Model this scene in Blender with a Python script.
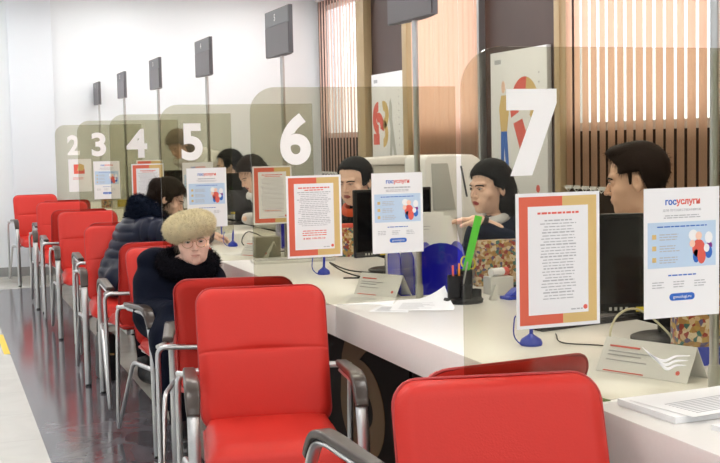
import bpy, math, random
import numpy as np
from mathutils import Vector, Matrix

for o in list(bpy.data.objects): bpy.data.objects.remove(o)
SC = bpy.context.scene
COL = SC.collection
PI = math.pi
rnd = random.Random(7)

# ------------------------------------------------------------------ camera
YAW, PIT, ROL, CH, FPX = .3427, .0769, -.0211, 1.42, 1188.0
def camera():
    cy, sy = math.cos(YAW), math.sin(YAW)
    F = Vector((sy*math.cos(PIT), cy*math.cos(PIT), -math.sin(PIT)))
    R = Vector((cy, -sy, 0)); U = R.cross(F)
    c, s = math.cos(ROL), math.sin(ROL)
    R2 = c*R + s*U; U2 = -s*R + c*U
    cd = bpy.data.cameras.new('camera'); cd.sensor_fit = 'HORIZONTAL'; cd.sensor_width = 36
    cd.lens = FPX/720*36; cd.clip_start = .05
    co = bpy.data.objects.new('camera', cd); COL.objects.link(co)
    m = Matrix.Identity(4)
    for i, v in enumerate((R2, U2, -F)):
        for j in range(3): m[j][i] = v[j]
    m.translation = Vector((0, 0, CH))
    co.matrix_world = m
    SC.camera = co
camera()

# ------------------------------------------------------------------ world, exposure
w = bpy.data.worlds.new('sky'); SC.world = w; w.use_nodes = True
bg = w.node_tree.nodes['Background']; bg.inputs[0].default_value = (.93, .96, 1, 1); bg.inputs[1].default_value = 2.3
SC.view_settings.view_transform = 'Standard'; SC.view_settings.look = 'None'
SC.view_settings.gamma = 1; SC.view_settings.exposure = 0.12; SC.view_settings.use_curve_mapping = False
CEIL_EMIT = 15.0

# ------------------------------------------------------------------ materials
def mat(name, col, rough=.5, metal=0, spec=.5, noise=None, bump=None, coat=0, trans=0, emit=None, sheen=0):
    m = bpy.data.materials.new(name); m.use_nodes = True
    nt = m.node_tree; b = nt.nodes['Principled BSDF']
    b.inputs['Base Color'].default_value = (*col, 1); b.inputs['Roughness'].default_value = rough
    b.inputs['Metallic'].default_value = metal; b.inputs['Specular IOR Level'].default_value = spec
    b.inputs['Coat Weight'].default_value = coat; b.inputs['Transmission Weight'].default_value = trans
    b.inputs['Sheen Weight'].default_value = sheen
    if emit:
        b.inputs['Emission Color'].default_value = (*emit[0], 1); b.inputs['Emission Strength'].default_value = emit[1]
    tc = None
    if noise or bump:
        tc = nt.nodes.new('ShaderNodeTexCoord')
    if noise:
        sc, amt = noise
        n = nt.nodes.new('ShaderNodeTexNoise'); n.inputs['Scale'].default_value = sc; n.inputs['Detail'].default_value = 4
        nt.links.new(tc.outputs['Object'], n.inputs['Vector'])
        mx = nt.nodes.new('ShaderNodeMix'); mx.data_type = 'RGBA'
        mx.inputs[6].default_value = (*[c*(1-amt) for c in col], 1); mx.inputs[7].default_value = (*[min(1, c*(1+amt)) for c in col], 1)
        nt.links.new(n.outputs['Fac'], mx.inputs[0]); nt.links.new(mx.outputs[2], b.inputs['Base Color'])
    if bump:
        sc, st = bump
        n = nt.nodes.new('ShaderNodeTexNoise'); n.inputs['Scale'].default_value = sc; n.inputs['Detail'].default_value = 3
        nt.links.new(tc.outputs['Object'], n.inputs['Vector'])
        bp = nt.nodes.new('ShaderNodeBump'); bp.inputs['Strength'].default_value = st; bp.inputs['Distance'].default_value = .01
        nt.links.new(n.outputs['Fac'], bp.inputs['Height']); nt.links.new(bp.outputs['Normal'], b.inputs['Normal'])
    return m

def glass_mat(name, tint, refl=.9, rough=.0):
    m = bpy.data.materials.new(name); m.use_nodes = True; nt = m.node_tree; nt.nodes.clear()
    out = nt.nodes.new('ShaderNodeOutputMaterial'); mx = nt.nodes.new('ShaderNodeMixShader')
    tr = nt.nodes.new('ShaderNodeBsdfTransparent'); tr.inputs[0].default_value = (*tint, 1)
    gl = nt.nodes.new('ShaderNodeBsdfGlossy'); gl.inputs['Roughness'].default_value = rough; gl.inputs[0].default_value = (refl, refl, refl, 1)
    lw = nt.nodes.new('ShaderNodeLayerWeight'); lw.inputs[0].default_value = .5
    pw = nt.nodes.new('ShaderNodeMath'); pw.operation = 'POWER'; pw.inputs[1].default_value = 5
    ma = nt.nodes.new('ShaderNodeMath'); ma.operation = 'MULTIPLY_ADD'; ma.inputs[1].default_value = .93; ma.inputs[2].default_value = .022
    nt.links.new(lw.outputs['Facing'], pw.inputs[0]); nt.links.new(pw.outputs[0], ma.inputs[0]); nt.links.new(ma.outputs[0], mx.inputs[0]); nt.links.new(tr.outputs[0], mx.inputs[1]); nt.links.new(gl.outputs[0], mx.inputs[2])
    nt.links.new(mx.outputs[0], out.inputs[0])
    return m

def fabric_translucent(name, col, tcol, fac=.5):
    m = bpy.data.materials.new(name); m.use_nodes = True; nt = m.node_tree; nt.nodes.clear()
    out = nt.nodes.new('ShaderNodeOutputMaterial'); mx = nt.nodes.new('ShaderNodeMixShader'); mx.inputs[0].default_value = fac
    d = nt.nodes.new('ShaderNodeBsdfDiffuse'); d.inputs[0].default_value = (*col, 1)
    t = nt.nodes.new('ShaderNodeBsdfTranslucent'); t.inputs[0].default_value = (*tcol, 1)
    nt.links.new(d.outputs[0], mx.inputs[1]); nt.links.new(t.outputs[0], mx.inputs[2]); nt.links.new(mx.outputs[0], out.inputs[0])
    return m

def emit_mat(name, col, s):
    m = bpy.data.materials.new(name); m.use_nodes = True; nt = m.node_tree; nt.nodes.clear()
    out = nt.nodes.new('ShaderNodeOutputMaterial'); e = nt.nodes.new('ShaderNodeEmission')
    e.inputs[0].default_value = (*col, 1); e.inputs[1].default_value = s; nt.links.new(e.outputs[0], out.inputs[0])
    return m

def tile_mat(name, col, grout, size, off, rough, veins=0, marble=None):
    """square tiles of real size with grout; object coords equal world coords (objects sit at the origin)"""
    m = bpy.data.materials.new(name); m.use_nodes = True; nt = m.node_tree; b = nt.nodes['Principled BSDF']
    tc = nt.nodes.new('ShaderNodeTexCoord'); mp = nt.nodes.new('ShaderNodeMapping')
    mp.inputs['Location'].default_value = (off[0], off[1], 0)
    nt.links.new(tc.outputs['Object'], mp.inputs[0])
    br = nt.nodes.new('ShaderNodeTexBrick'); br.offset = 0; br.inputs['Scale'].default_value = 1
    br.inputs['Brick Width'].default_value = size; br.inputs['Row Height'].default_value = size
    br.inputs['Mortar Size'].default_value = .002; br.inputs['Mortar Smooth'].default_value = .1
    br.inputs['Mortar'].default_value = (*grout, 1)
    nt.links.new(mp.outputs[0], br.inputs['Vector'])
    n = nt.nodes.new('ShaderNodeTexNoise'); n.inputs['Scale'].default_value = 3.5; n.inputs['Detail'].default_value = 8; n.inputs['Distortion'].default_value = 1.2
    nt.links.new(tc.outputs['Object'], n.inputs['Vector'])
    cr = nt.nodes.new('ShaderNodeValToRGB')
    v = veins
    cr.color_ramp.elements[0].position = .35; cr.color_ramp.elements[1].position = .7
    cr.color_ramp.elements[0].color = (*[c*(1-v) for c in col], 1); cr.color_ramp.elements[1].color = (*[min(1, c*(1+v)) for c in col], 1)
    nt.links.new(n.outputs['Fac'], cr.inputs[0])
    nt.links.new(cr.outputs[0], br.inputs['Color1']); nt.links.new(cr.outputs[0], br.inputs['Color2'])
    nt.links.new(br.outputs['Color'], b.inputs['Base Color'])
    b.inputs['Roughness'].default_value = rough
    return m

def icon_mat(name):
    m = bpy.data.materials.new(name); m.use_nodes = True; nt = m.node_tree; b = nt.nodes['Principled BSDF']
    tc = nt.nodes.new('ShaderNodeTexCoord'); v = nt.nodes.new('ShaderNodeTexVoronoi'); v.inputs['Scale'].default_value = 80
    nt.links.new(tc.outputs['Object'], v.inputs['Vector'])
    s = nt.nodes.new('ShaderNodeSeparateColor'); nt.links.new(v.outputs['Color'], s.inputs[0])
    cr = nt.nodes.new('ShaderNodeValToRGB'); cr.color_ramp.interpolation = 'CONSTANT'
    cols = [(0, (.45, .25, .08)), (.2, (.75, .62, .42)), (.38, (.35, .05, .03)), (.52, (.06, .18, .16)), (.66, (.5, .33, .08)), (.8, (.12, .1, .22)), (.9, (.7, .5, .3))]
    e = cr.color_ramp.elements
    e[0].position = 0; e[0].color = (*cols[0][1], 1); e[1].position = cols[1][0]; e[1].color = (*cols[1][1], 1)
    for p, c in cols[2:]:
        k = e.new(p); k.color = (*c, 1)
    nt.links.new(s.outputs[0], cr.inputs[0]); nt.links.new(cr.outputs[0], b.inputs['Base Color']); b.inputs['Roughness'].default_value = .4
    return m

M = dict(
    wall=mat('wall_paint', (.84, .885, .93), .6, bump=(60, .02)),
    pilaster=mat('pilaster_paint', (.80, .855, .92), .6),
    ceil=mat('ceiling_paint', (.85, .86, .87), .8),
    base=mat('baseboard_grey', (.30, .31, .31), .5),
    pier=mat('pier_brown_panel', (.085, .055, .05), .4, spec=.3, noise=(3, .15)),
    under=mat('dark_brown_wall', (.035, .022, .015), .6, spec=.15, noise=(8, .2)),
    gold=mat('beige_frame', (.45, .33, .18), .45),
    winframe=mat('window_frame_white', (.8, .8, .8), .4),
    granite=tile_mat('dark_polished_granite', (.13, .125, .14), (.08, .08, .085), .6, (.163, .25), .12, .3),
    cream=tile_mat('cream_floor_tile', (.62, .62, .56), (.32, .32, .28), .6, (-.48, .25), .12, .06),
    white_tile=tile_mat('pale_floor_tile', (.58, .58, .54), (.45, .45, .42), .6, (.163, .1), .25, .04),
    yellow=mat('yellow_tape', (.85, .62, .05), .5),
    counter=mat('white_counter_laminate', (.83, .82, .80), .28, noise=(90, .03)),
    desk=mat('dark_wood_veneer', (.010, .006, .005), .5, spec=.08, noise=(12, .5)),
    goldnum=mat('brown_gold_digit', (.16, .085, .03), .5),
    panel=glass_mat('smoked_acrylic', (.835, .825, .755)),
    paneledge=mat('acrylic_edge', (.55, .56, .50), .2),
    pane=glass_mat('window_glass', (.97, .98, .98)),
    white=mat('white_vinyl', (.93, .93, .93), .5),
    paper=mat('white_paper', (.86, .87, .89), .6, spec=.2),
    paperblue=mat('pale_blue_print', (.52, .67, .85), .6),
    red_ink=mat('red_ink', (.75, .12, .09), .6),
    tan_ink=mat('tan_ink', (.70, .50, .20), .6),
    frame_red=mat('frame_red_print', (.74, .14, .08), .5),
    grey_ink=mat('grey_ink', (.46, .47, .50), .6),
    dark_ink=mat('dark_ink', (.08, .08, .1), .6),
    blue_ink=mat('blue_ink', (.03, .14, .55), .6),
    leather=mat('red_leatherette', (.60, .028, .019), .46, spec=.32, bump=(220, .06)),
    piping=mat('red_piping', (.42, .018, .018), .4),
    chrome=mat('satin_chrome', (.60, .61, .62), .34, 1),
    chromedark=mat('polished_steel', (.5, .5, .5), .3, 1),
    armpad=mat('dark_armrest_wood', (.045, .032, .026), .32, coat=.15),
    rubber=mat('black_rubber', (.012, .012, .012), .6),
    black=mat('black_plastic', (.009, .009, .010), .4, spec=.3),
    screen=mat('black_screen', (.008, .008, .01), .12),
    darkgrey=mat('dark_grey_plastic', (.06, .06, .07), .4),
    signgrey=mat('sign_grey', (.20, .205, .22), .45),
    signdark=mat('sign_display', (.10, .085, .095), .3),
    signside=mat('sign_side', (.13, .13, .145), .4),
    grey=mat('light_grey_plastic', (.52, .53, .52), .4),
    offwhite=mat('offwhite_plastic', (.68, .68, .64), .4),
    bluep=mat('blue_translucent_plastic', (.012, .012, .55), .18, coat=.3),
    blueo=mat('blue_plastic', (.01, .04, .5), .3),
    green=mat('green_plastic', (.12, .75, .05), .4),
    orange=mat('orange_plastic', (.85, .3, .03), .4),
    pinkp=mat('coral_plastic', (.8, .12, .08), .4),
    yellowp=mat('yellow_plastic', (.75, .6, .03), .4),
    icon=icon_mat('painted_icons'),
    cable=mat('cream_cable', (.6, .58, .42), .5),
    bcable=mat('black_cable', (.01, .01, .01), .5),
    blind=fabric_translucent('blind_fabric_beige', (.58, .41, .29), (1.0, .79, .68), .68),
    blindp=fabric_translucent('blind_fabric_pink', (.62, .46, .38), (.97, .78, .72), .6),
    rail=mat('white_rail', (.75, .75, .73), .4),
    skin_old=mat('skin_old', (.80, .53, .43), .55, spec=.3, noise=(70, .10), bump=(160, .25)),
    skin=mat('skin_light', (.90, .60, .47), .5, spec=.3, noise=(40, .05)),
    skin_b=mat('skin_tan', (.76, .47, .33), .5, spec=.3, noise=(40, .05)),
    lips=mat('lips', (.38, .10, .09), .45), lips_red=mat('lipstick', (.42, .05, .05), .4), lips_m=mat('lips_pale', (.58, .30, .24), .5),
    eyew=mat('eye_white', (.62, .60, .58), .2), iris=mat('iris', (.03, .02, .015), .15),
    hair=mat('black_hair', (.006, .005, .005), .5, spec=.08),
    hair_br=mat('dark_brown_hair', (.016, .009, .006), .5, spec=.08),
    hair_gr=mat('grey_brown_hair', (.22, .17, .12), .5),
    brow_gr=mat('grey_brow', (.2, .13, .1), .6),
    fur=mat('cream_fur', (.78, .71, .50), .9, spec=.1, noise=(30, .2)),
    furb=mat('black_fur', (.005, .005, .008), .9, spec=.08, noise=(40, .3)),
    furn=mat('navy_fur', (.006, .010, .022), .9, spec=.08, noise=(40, .3)),
    coat_navy=mat('navy_quilt', (.006, .009, .026), .36, spec=.22, noise=(6, .15)),
    coat_black=mat('black_navy_coat', (.006, .008, .017), .6, spec=.03, bump=(40, .3)),
    suit=mat('navy_suit', (.010, .014, .034), .8, spec=.03),
    suitblack=mat('charcoal_suit', (.012, .013, .016), .8, spec=.03),
    shirt=mat('white_shirt', (.75, .76, .78), .7), orangecloth=mat('orange_scarf', (.75, .10, .02), .6),
    trouser=mat('dark_trousers', (.008, .008, .012), .8, spec=.03),
    goldmetal=mat('gold_metal', (.6, .42, .2), .25, 1),
    bagblack=mat('black_leather', (.010, .010, .011), .35, bump=(60, .3)),
    toner=mat('brown_cup', (.1, .05, .03), .5), greenp=mat('green_paper', (.16, .25, .08), .6),
    cab=mat('cabinet_grey', (.34, .33, .29), .5),
    purple=mat('purple_cloth', (.2, .02, .25), .6),
)

# ------------------------------------------------------------------ mesh builder
class MB:
    def __init__(s): s.v = []; s.f = []; s.mi = []; s.cur = 0
    def add(s, vs, fs):
        n = len(s.v); s.v += [tuple(p) for p in vs]; s.f += [tuple(i+n for i in f) for f in fs]; s.mi += [s.cur]*len(fs)
        return s
    def box(s, a, b, R=None, c=None):
        x0, y0, z0 = a; x1, y1, z1 = b
        P = [(x0,y0,z0),(x1,y0,z0),(x1,y1,z0),(x0,y1,z0),(x0,y0,z1),(x1,y0,z1),(x1,y1,z1),(x0,y1,z1)]
        if R is not None: P = [R @ Vector(p) + (Vector(c) if c is not None else Vector()) for p in P]
        return s.add(P, [(0,3,2,1),(4,5,6,7),(0,1,5,4),(1,2,6,5),(2,3,7,6),(3,0,4,7)])
    def sweep(s, path, rx, ry=None, n=10, up=None, cap=True, closed=False, sect=None):
        """sweep an ellipse (rx along the side vector, ry along the other) down a path"""
        P = [Vector(p) for p in path]; m = len(P)
        up = Vector(up) if up is not None else None
        rings = []
        prev = None
        for i in range(m):
            if closed: t = P[(i+1) % m]-P[i-1]
            else: t = P[min(i+1, m-1)]-P[max(i-1, 0)]
            t.normalize()
            if up is not None: side = up.copy()
            elif prev is not None: side = prev.copy()
            else: side = Vector((0,0,1)) if abs(t.z) < .9 else Vector((1,0,0))
            side = side - t*side.dot(t)
            if side.length < 1e-6: side = Vector((1,0,0))
            side.normalize(); prev = side; o = t.cross(side)
            a = rx[i] if hasattr(rx, '__len__') else rx
            b = (ry[i] if hasattr(ry, '__len__') else ry) if ry is not None else a
            if sect == 'rect':
                ring = []
                for sx, sy in ((-1,-.6),(-.8,-1),(.8,-1),(1,-.6),(1,.6),(.8,1),(-.8,1),(-1,.6)): ring.append(P[i]+side*a*sx+o*b*sy)
            else:
                ring = [P[i]+side*a*math.cos(2*PI*k/n)+o*b*math.sin(2*PI*k/n) for k in range(n)]
            rings.append(ring)
        n = len(rings[0]); vs = [p for r in rings for p in r]; fs = []
        for i in range(m-1 if not closed else m):
            j = (i+1) % m
            for k in range(n): fs.append((i*n+k, i*n+(k+1)%n, j*n+(k+1)%n, j*n+k))
        if cap and not closed: fs += [tuple(range(n))[::-1], tuple((m-1)*n+k for k in range(n))]
        return s.add(vs, fs)
    def lathe(s, prof, c=(0,0,0), n=24, axis='z'):
        vs = []; m = len(prof)
        for r, z in prof:
            for k in range(n):
                a = 2*PI*k/n; p = (r*math.cos(a), r*math.sin(a), z)
                if axis == 'y': p = (p[0], p[2], p[1])
                if axis == 'x': p = (p[2], p[0], p[1])
                vs.append((p[0]+c[0], p[1]+c[1], p[2]+c[2]))
        fs = [(i*n+k, i*n+(k+1)%n, (i+1)*n+(k+1)%n, (i+1)*n+k) for i in range(m-1) for k in range(n)]
        fs += [tuple(range(n))[::-1], tuple((m-1)*n+k for k in range(n))]
        return s.add(vs, fs)
    def prism(s, pts, o, u, v, w):
        """polygon pts (2D) in the plane o + a*u + b*v, extruded along w"""
        o, u, v, w = map(Vector, (o, u, v, w)); n = len(pts)
        A = [o+u*a+v*b for a, b in pts]; B = [p+w for p in A]
        return s.add(A+B, [tuple(range(n))[::-1], tuple(range(n, 2*n))]+[(i, (i+1)%n, n+(i+1)%n, n+i) for i in range(n)])
    def build(s, name, m, parent=None, smooth=False, bevel=0, sub=0, angle=40):
        me = bpy.data.meshes.new(name); me.from_pydata(s.v, [], s.f)
        ms = m if isinstance(m, (list, tuple)) else [m]
        for q in ms: me.materials.append(q)
        if len(ms) > 1: me.polygons.foreach_set('material_index', s.mi)
        o = bpy.data.objects.new(name, me); COL.objects.link(o)
        if parent: o.parent = parent
        import bmesh
        bm = bmesh.new(); bm.from_mesh(me); bmesh.ops.recalc_face_normals(bm, faces=bm.faces)
        if bevel: 
            es = [e for e in bm.edges if len(e.link_faces) == 2 and e.calc_face_angle(0) > .6]
            bmesh.ops.bevel(bm, geom=es, offset=bevel, segments=2, affect='EDGES', profile=.5, clamp_overlap=True)
        bm.to_mesh(me); bm.free()
        if smooth or bevel:
            me.polygons.foreach_set('use_smooth', [True]*len(me.polygons))
            me.set_sharp_from_angle(angle=math.radians(angle))
        if sub:
            q = o.modifiers.new('s', 'SUBSURF'); q.levels = sub; q.render_levels = sub
        return o

NUM = dict(zip('123456789', 'one two three four five six seven eight nine'.split()))
def words(l):
    for a_, b_ in (('old woman', 'person'), ('young man', 'person in profile'), ('woman', 'person')): l = l.replace(a_, b_)
    l = l.replace(' the man', ' the person in profile')
    return ' '.join(NUM.get(w_.rstrip(','), w_.rstrip(','))+(',' if w_.endswith(',') else '') for w_ in l.split())
def tag(o, label=None, cat=None, group=None, kind=None):
    if label: label = words(label)
    for k, v in (('label', label), ('category', cat), ('group', group), ('kind', kind)):
        if v: o[k] = v
    return o
def thing(name, label, cat, loc=(0,0,0), rz=0, group=None):
    o = bpy.data.objects.new(name, None); o.empty_display_size = .1; COL.objects.link(o)
    o.location = loc; o.rotation_euler = (0, 0, rz)
    return tag(o, label, cat, group)
def struct(name, mb, m, parent=None, **k):
    o = mb.build(name, m, parent, **k)
    if not parent: o['kind'] = 'structure'
    return o
def dup(root, loc=None, rz=None, label=None, group=None):
    r = root.copy(); COL.objects.link(r)
    if loc is not None: r.location = loc
    if rz is not None: r.rotation_euler = (0, 0, rz)
    if label: r['label'] = label
    if group: r['group'] = group
    for ch in list(root.children):
        c = ch.copy(); COL.objects.link(c); c.parent = r
        for g in list(ch.children):
            d = g.copy(); COL.objects.link(d); d.parent = c
    return r

def bez(pts, n=8):
    """smooth catmull-rom through points"""
    P = [Vector(p) for p in pts]; P = [2*P[0]-P[1]]+P+[2*P[-1]-P[-2]]; out = []
    for i in range(1, len(P)-2):
        for k in range(n):
            t = k/n
            out.append(.5*((2*P[i])+(P[i+1]-P[i-1])*t+(2*P[i-1]-5*P[i]+4*P[i+1]-P[i+2])*t*t+(-P[i-1]+3*P[i]-3*P[i+1]+P[i+2])*t**3))
    out.append(P[-2]); return out
def fillet(pts, r=.03, n=6):
    P = [Vector(p) for p in pts]; out = [P[0]]
    for i in range(1, len(P)-1):
        a = (P[i-1]-P[i]); b = (P[i+1]-P[i]); rr = min(r, a.length*.49, b.length*.49)
        a = P[i]+a.normalized()*rr; b = P[i]+b.normalized()*rr
        for k in range(n+1):
            t = k/n; out.append((1-t)**2*a+2*t*(1-t)*P[i]+t*t*b)
    out.append(P[-1]); return out

_txt = {}
def text(name, s, m, o, right, up, w=None, h=None, depth=.0008, bold=0.0, parent=None, align='L', spacing=1.0):
    """flat lettering: lower-left corner at o, fitted to width w and/or height h"""
    key = (s, bold, spacing)
    if key not in _txt:
        cu = bpy.data.curves.new('t', 'FONT'); cu.body = s; cu.offset = bold; cu.space_character = spacing
        cu.resolution_u = 6
        t = bpy.data.objects.new('t', cu); COL.objects.link(t)
        dg = bpy.context.evaluated_depsgraph_get(); me = bpy.data.meshes.new_from_object(t.evaluated_get(dg))
        vs = [tuple(v.co) for v in me.vertices]; fs = [tuple(p.vertices) for p in me.polygons]
        bpy.data.objects.remove(t); bpy.data.curves.remove(cu); bpy.data.meshes.remove(me)
        _txt[key] = (vs, fs)
    vs, fs = _txt[key]
    xs = [v[0] for v in vs]; ys = [v[1] for v in vs]; x0, x1, y0, y1 = min(xs), max(xs), min(ys), max(ys)
    sx = w/(x1-x0) if w else None; sy = h/(y1-y0) if h else None
    if sx is None: sx = sy
    if sy is None: sy = sx
    o, right, up = Vector(o), Vector(right), Vector(up); nrm = right.cross(up)
    shift = -(x1-x0)*sx/2 if align == 'C' else 0
    from collections import Counter
    P = [o+right*((v[0]-x0)*sx+shift)+up*((v[1]-y0)*sy) for v in vs]
    ed = Counter()
    for f in fs:
        for i in range(len(f)): ed[frozenset((f[i], f[(i+1)%len(f)]))] += 1
    n = len(P); Q = [p+nrm*depth for p in P]
    F = [tuple(i+n for i in f) for f in fs]
    for f in fs:
        for i in range(len(f)):
            a, b = f[i], f[(i+1)%len(f)]
            if ed[frozenset((a, b))] == 1: F.append((a, b, b+n, a+n))
    mb = MB(); mb.add(P+Q, F)
    return mb.build(name, m, parent)
exec_marker = 0

# ------------------------------------------------------------------ the room
XW, YW, ZC = 4.38, 13.6, 3.14
XL, YB = -3.2, -3.0
YK = {7-k: 2.368+1.836*k for k in range(7)}          # the line of each numbered screen
def room():
    # floor: one slab per finish
    f = MB(); f.box((XL, YB, -.1), (.437, YW, 0)); struct('floor', f, M['white_tile'])
    f = MB(); f.box((.437, YB, -.1), (1.082, 12.36, 0)); struct('floor', f, M['granite'])
    f = MB(); f.box((1.082, YB, -.1), (XW, YW, 0)); f.box((.437, 12.36, -.1), (1.082, YW, 0)); struct('floor', f, M['cream'])
    tp = MB(); tp.box((.395, 8.45, 0), (.437, 9.35, .002)); struct('trim_1', tp, M['yellow'])
    c = MB(); c.box((XL, YB, ZC), (XW, YW, ZC+.1)); struct('ceiling', c, M['ceil'])
    b = MB(); b.box((XL, YW, 0), (XW+.3, YW+.15, ZC)); struct('wall_end', b, M['wall'])
    b = MB(); b.box((.815, YW-.05, 0), (1.28, YW, ZC)); struct('trim_2', b, M['pilaster'], bevel=.004)
    b = MB(); b.box((XL, YW-.015, 0), (.815, YW, .1)); b.box((.8, YW-.065, 0), (1.295, YW-.05, .1)); b.box((1.28, YW-.015, 0), (XW, YW, .1)); struct('baseboard_end', b, M['base'])
    b = MB(); b.box((XL-.15, YB, 0), (XL, YW, ZC)); struct('wall_left', b, M['wall'])
    b = MB(); b.box((XL-.15, YB-.15, 0), (XW+.3, YB, ZC)); struct('wall_back', b, M['wall'])
    # the window wall, with its openings
    wins = [(12.05, 13.42), (9.08, 10.66), (4.3, 7.66), (.4, 3.6)]  # last opening is out of view, added to let in more light
    b = MB(); zs, zt = 1.45, 3.0
    b.box((XW, YB, 0), (XW+.10, YW, zs)); b.box((XW, YB, zt), (XW+.10, YW, ZC))
    ys = [YB]+[y for w_ in sorted(wins) for y in w_]+[YW]
    for i in range(0, len(ys), 2): b.box((XW, ys[i], zs), (XW+.10, ys[i+1], zt))
    struct('wall_right', b, M['pier'])
    b = MB()
    for y0, y1 in wins: b.box((XW-.012, y0-.02, 0), (XW, y1+.02, 1.449))
    struct('trim_3', b, M['under'])
    for i, (y0, y1) in enumerate(wins):
        fr = MB(); X0 = XW+.04
        n = 2 if y1-y0 > 2 else 1
        for k in range(n+1):
            y = y0+(y1-y0)*k/n; fr.box((X0, max(y0, y-.03), zs), (X0+.06, min(y1, y+.03), zt))
        fr.box((X0, y0, zs), (X0+.06, y1, zs+.06)); fr.box((X0, y0, zt-.06), (X0+.06, y1, zt))
        wo = struct(f'window_{i+1}', fr, M['winframe']); wo['kind'] = 'structure'
        g = MB(); g.box((X0+.025, y0+.03, zs+.06), (X0+.031, y1-.03, zt-.06)); g.build('pane', M['pane'], wo)
    # beige edge strips of the window reveals
    for i, (y0, y1) in enumerate([(11.79, 12.03), (10.60, 10.72), (7.66, 7.74)]):
        b = MB(); b.box((XW-.09, y0, 0 if i else 0), (XW, y1, ZC)); struct(f'trim_{4+i}', b, M['gold'], bevel=.003)
    b = MB(); b.box((XW-.09, 9.0, 0), (XW-.03, 9.035, ZC)); struct('trim_7', b, M['chromedark'])
room()

def ceiling_lights():
    proto = None
    for j, y in enumerate([-1.6, .8, 3.2, 5.6, 8.0, 10.4, 12.6]):
        for i, x in enumerate([-1.9, .1, 1.95, 3.4]):
            if proto is None:
                t = thing('ceiling_light', 'x', 'ceiling light', (x, y, ZC-.001), 0, 'recessed ceiling light panels')
                f = MB(); s = .31
                for a in ((-s,-s,-.012),(-s,s-.02,-.012)): f.box(a, (s, a[1]+.02, 0))
                for a in (-s, s-.02): f.box((a, -s+.02, -.012), (a+.02, s-.02, 0))
                f.build('frame', M['rail'], t)
                d = MB(); d.box((-s+.02, -s+.02, -.008), (s-.02, s-.02, -.002)); d.build('diffuser', emit_mat('lamp_diffuser', (1, .97, .93), CEIL_EMIT), t)
                proto = t
            else: t = dup(proto, (x, y, ZC-.001))
            t['label'] = 'square ceiling light panel '+['over the left wall side', 'over the open floor', 'over the desks', 'over the staff area'][i]+', '+['behind the camera', 'above the camera', 'above screen seven', 'above screen five', 'above screen four', 'above screen three', 'by the end wall'][j]
ceiling_lights()

def blind(y0, y1, z0, sp, wd, rot, m, label):
    t = thing('vertical_blind', label, 'blind', (XW-.055, y0, 0))
    b = MB(); n = int((y1-y0)/sp); cz = 3.04
    for k in range(n):
        y = (k+.5)*sp; r = rot+.04*math.sin(k*2.3)
        c, s = math.cos(r)*wd/2, math.sin(r)*wd/2
        # slightly cupped slat
        pts = []
        for q in (-1, -.5, 0, .5, 1): pts.append((s*q+.006*(1-q*q), y+c*q))
        v = [(p[0], p[1], z0) for p in pts]+[(p[0], p[1], cz) for p in pts]+[(p[0]+.0012, p[1], z0) for p in pts]+[(p[0]+.0012, p[1], cz) for p in pts]
        f = []
        for a in range(4): f += [(a, a+1, 5+a+1, 5+a), (10+a, 15+a, 15+a+1, 10+a+1)]
        b.add(v, f)
    b.build('slats', m, t)
    r_ = MB(); r_.box((-.025, 0, cz), (.025, y1-y0, cz+.05)); r_.build('headrail', M['rail'], t)
    ch = MB(); P = []
    for k in range(n*2+1): P.append((-.012, .5*sp*k, z0+.004-(.035 if k % 2 else 0)))
    ch.sweep(P, .003, n=5); 
    for k in range(n): ch.box((-.010, (k+.5)*sp-wd*.45, z0-.012), (-.002, (k+.5)*sp+wd*.45, z0+.012))
    ch.build('bottom_weights', M['rail'], t)
blind(12.05, 13.45, 1.05, .107, .089, .15, M['blindp'], 'pinkish vertical blind over the farthest window by the white end wall')
blind(9.06, 10.60, 1.05, .107, .114, .03, M['blind'], 'closed beige vertical blind between the two brown piers')
blind(4.25, 7.66, 1.05, .113, .093, .08, M['blind'], 'wide beige slatted vertical blind behind the man, light showing between its slats')
blind(.4, 3.6, 1.05, .113, .090, .12, M['blind'], 'beige vertical blind over the added unseen window, beyond the right edge')  # covers the unseen window added for more light

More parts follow.
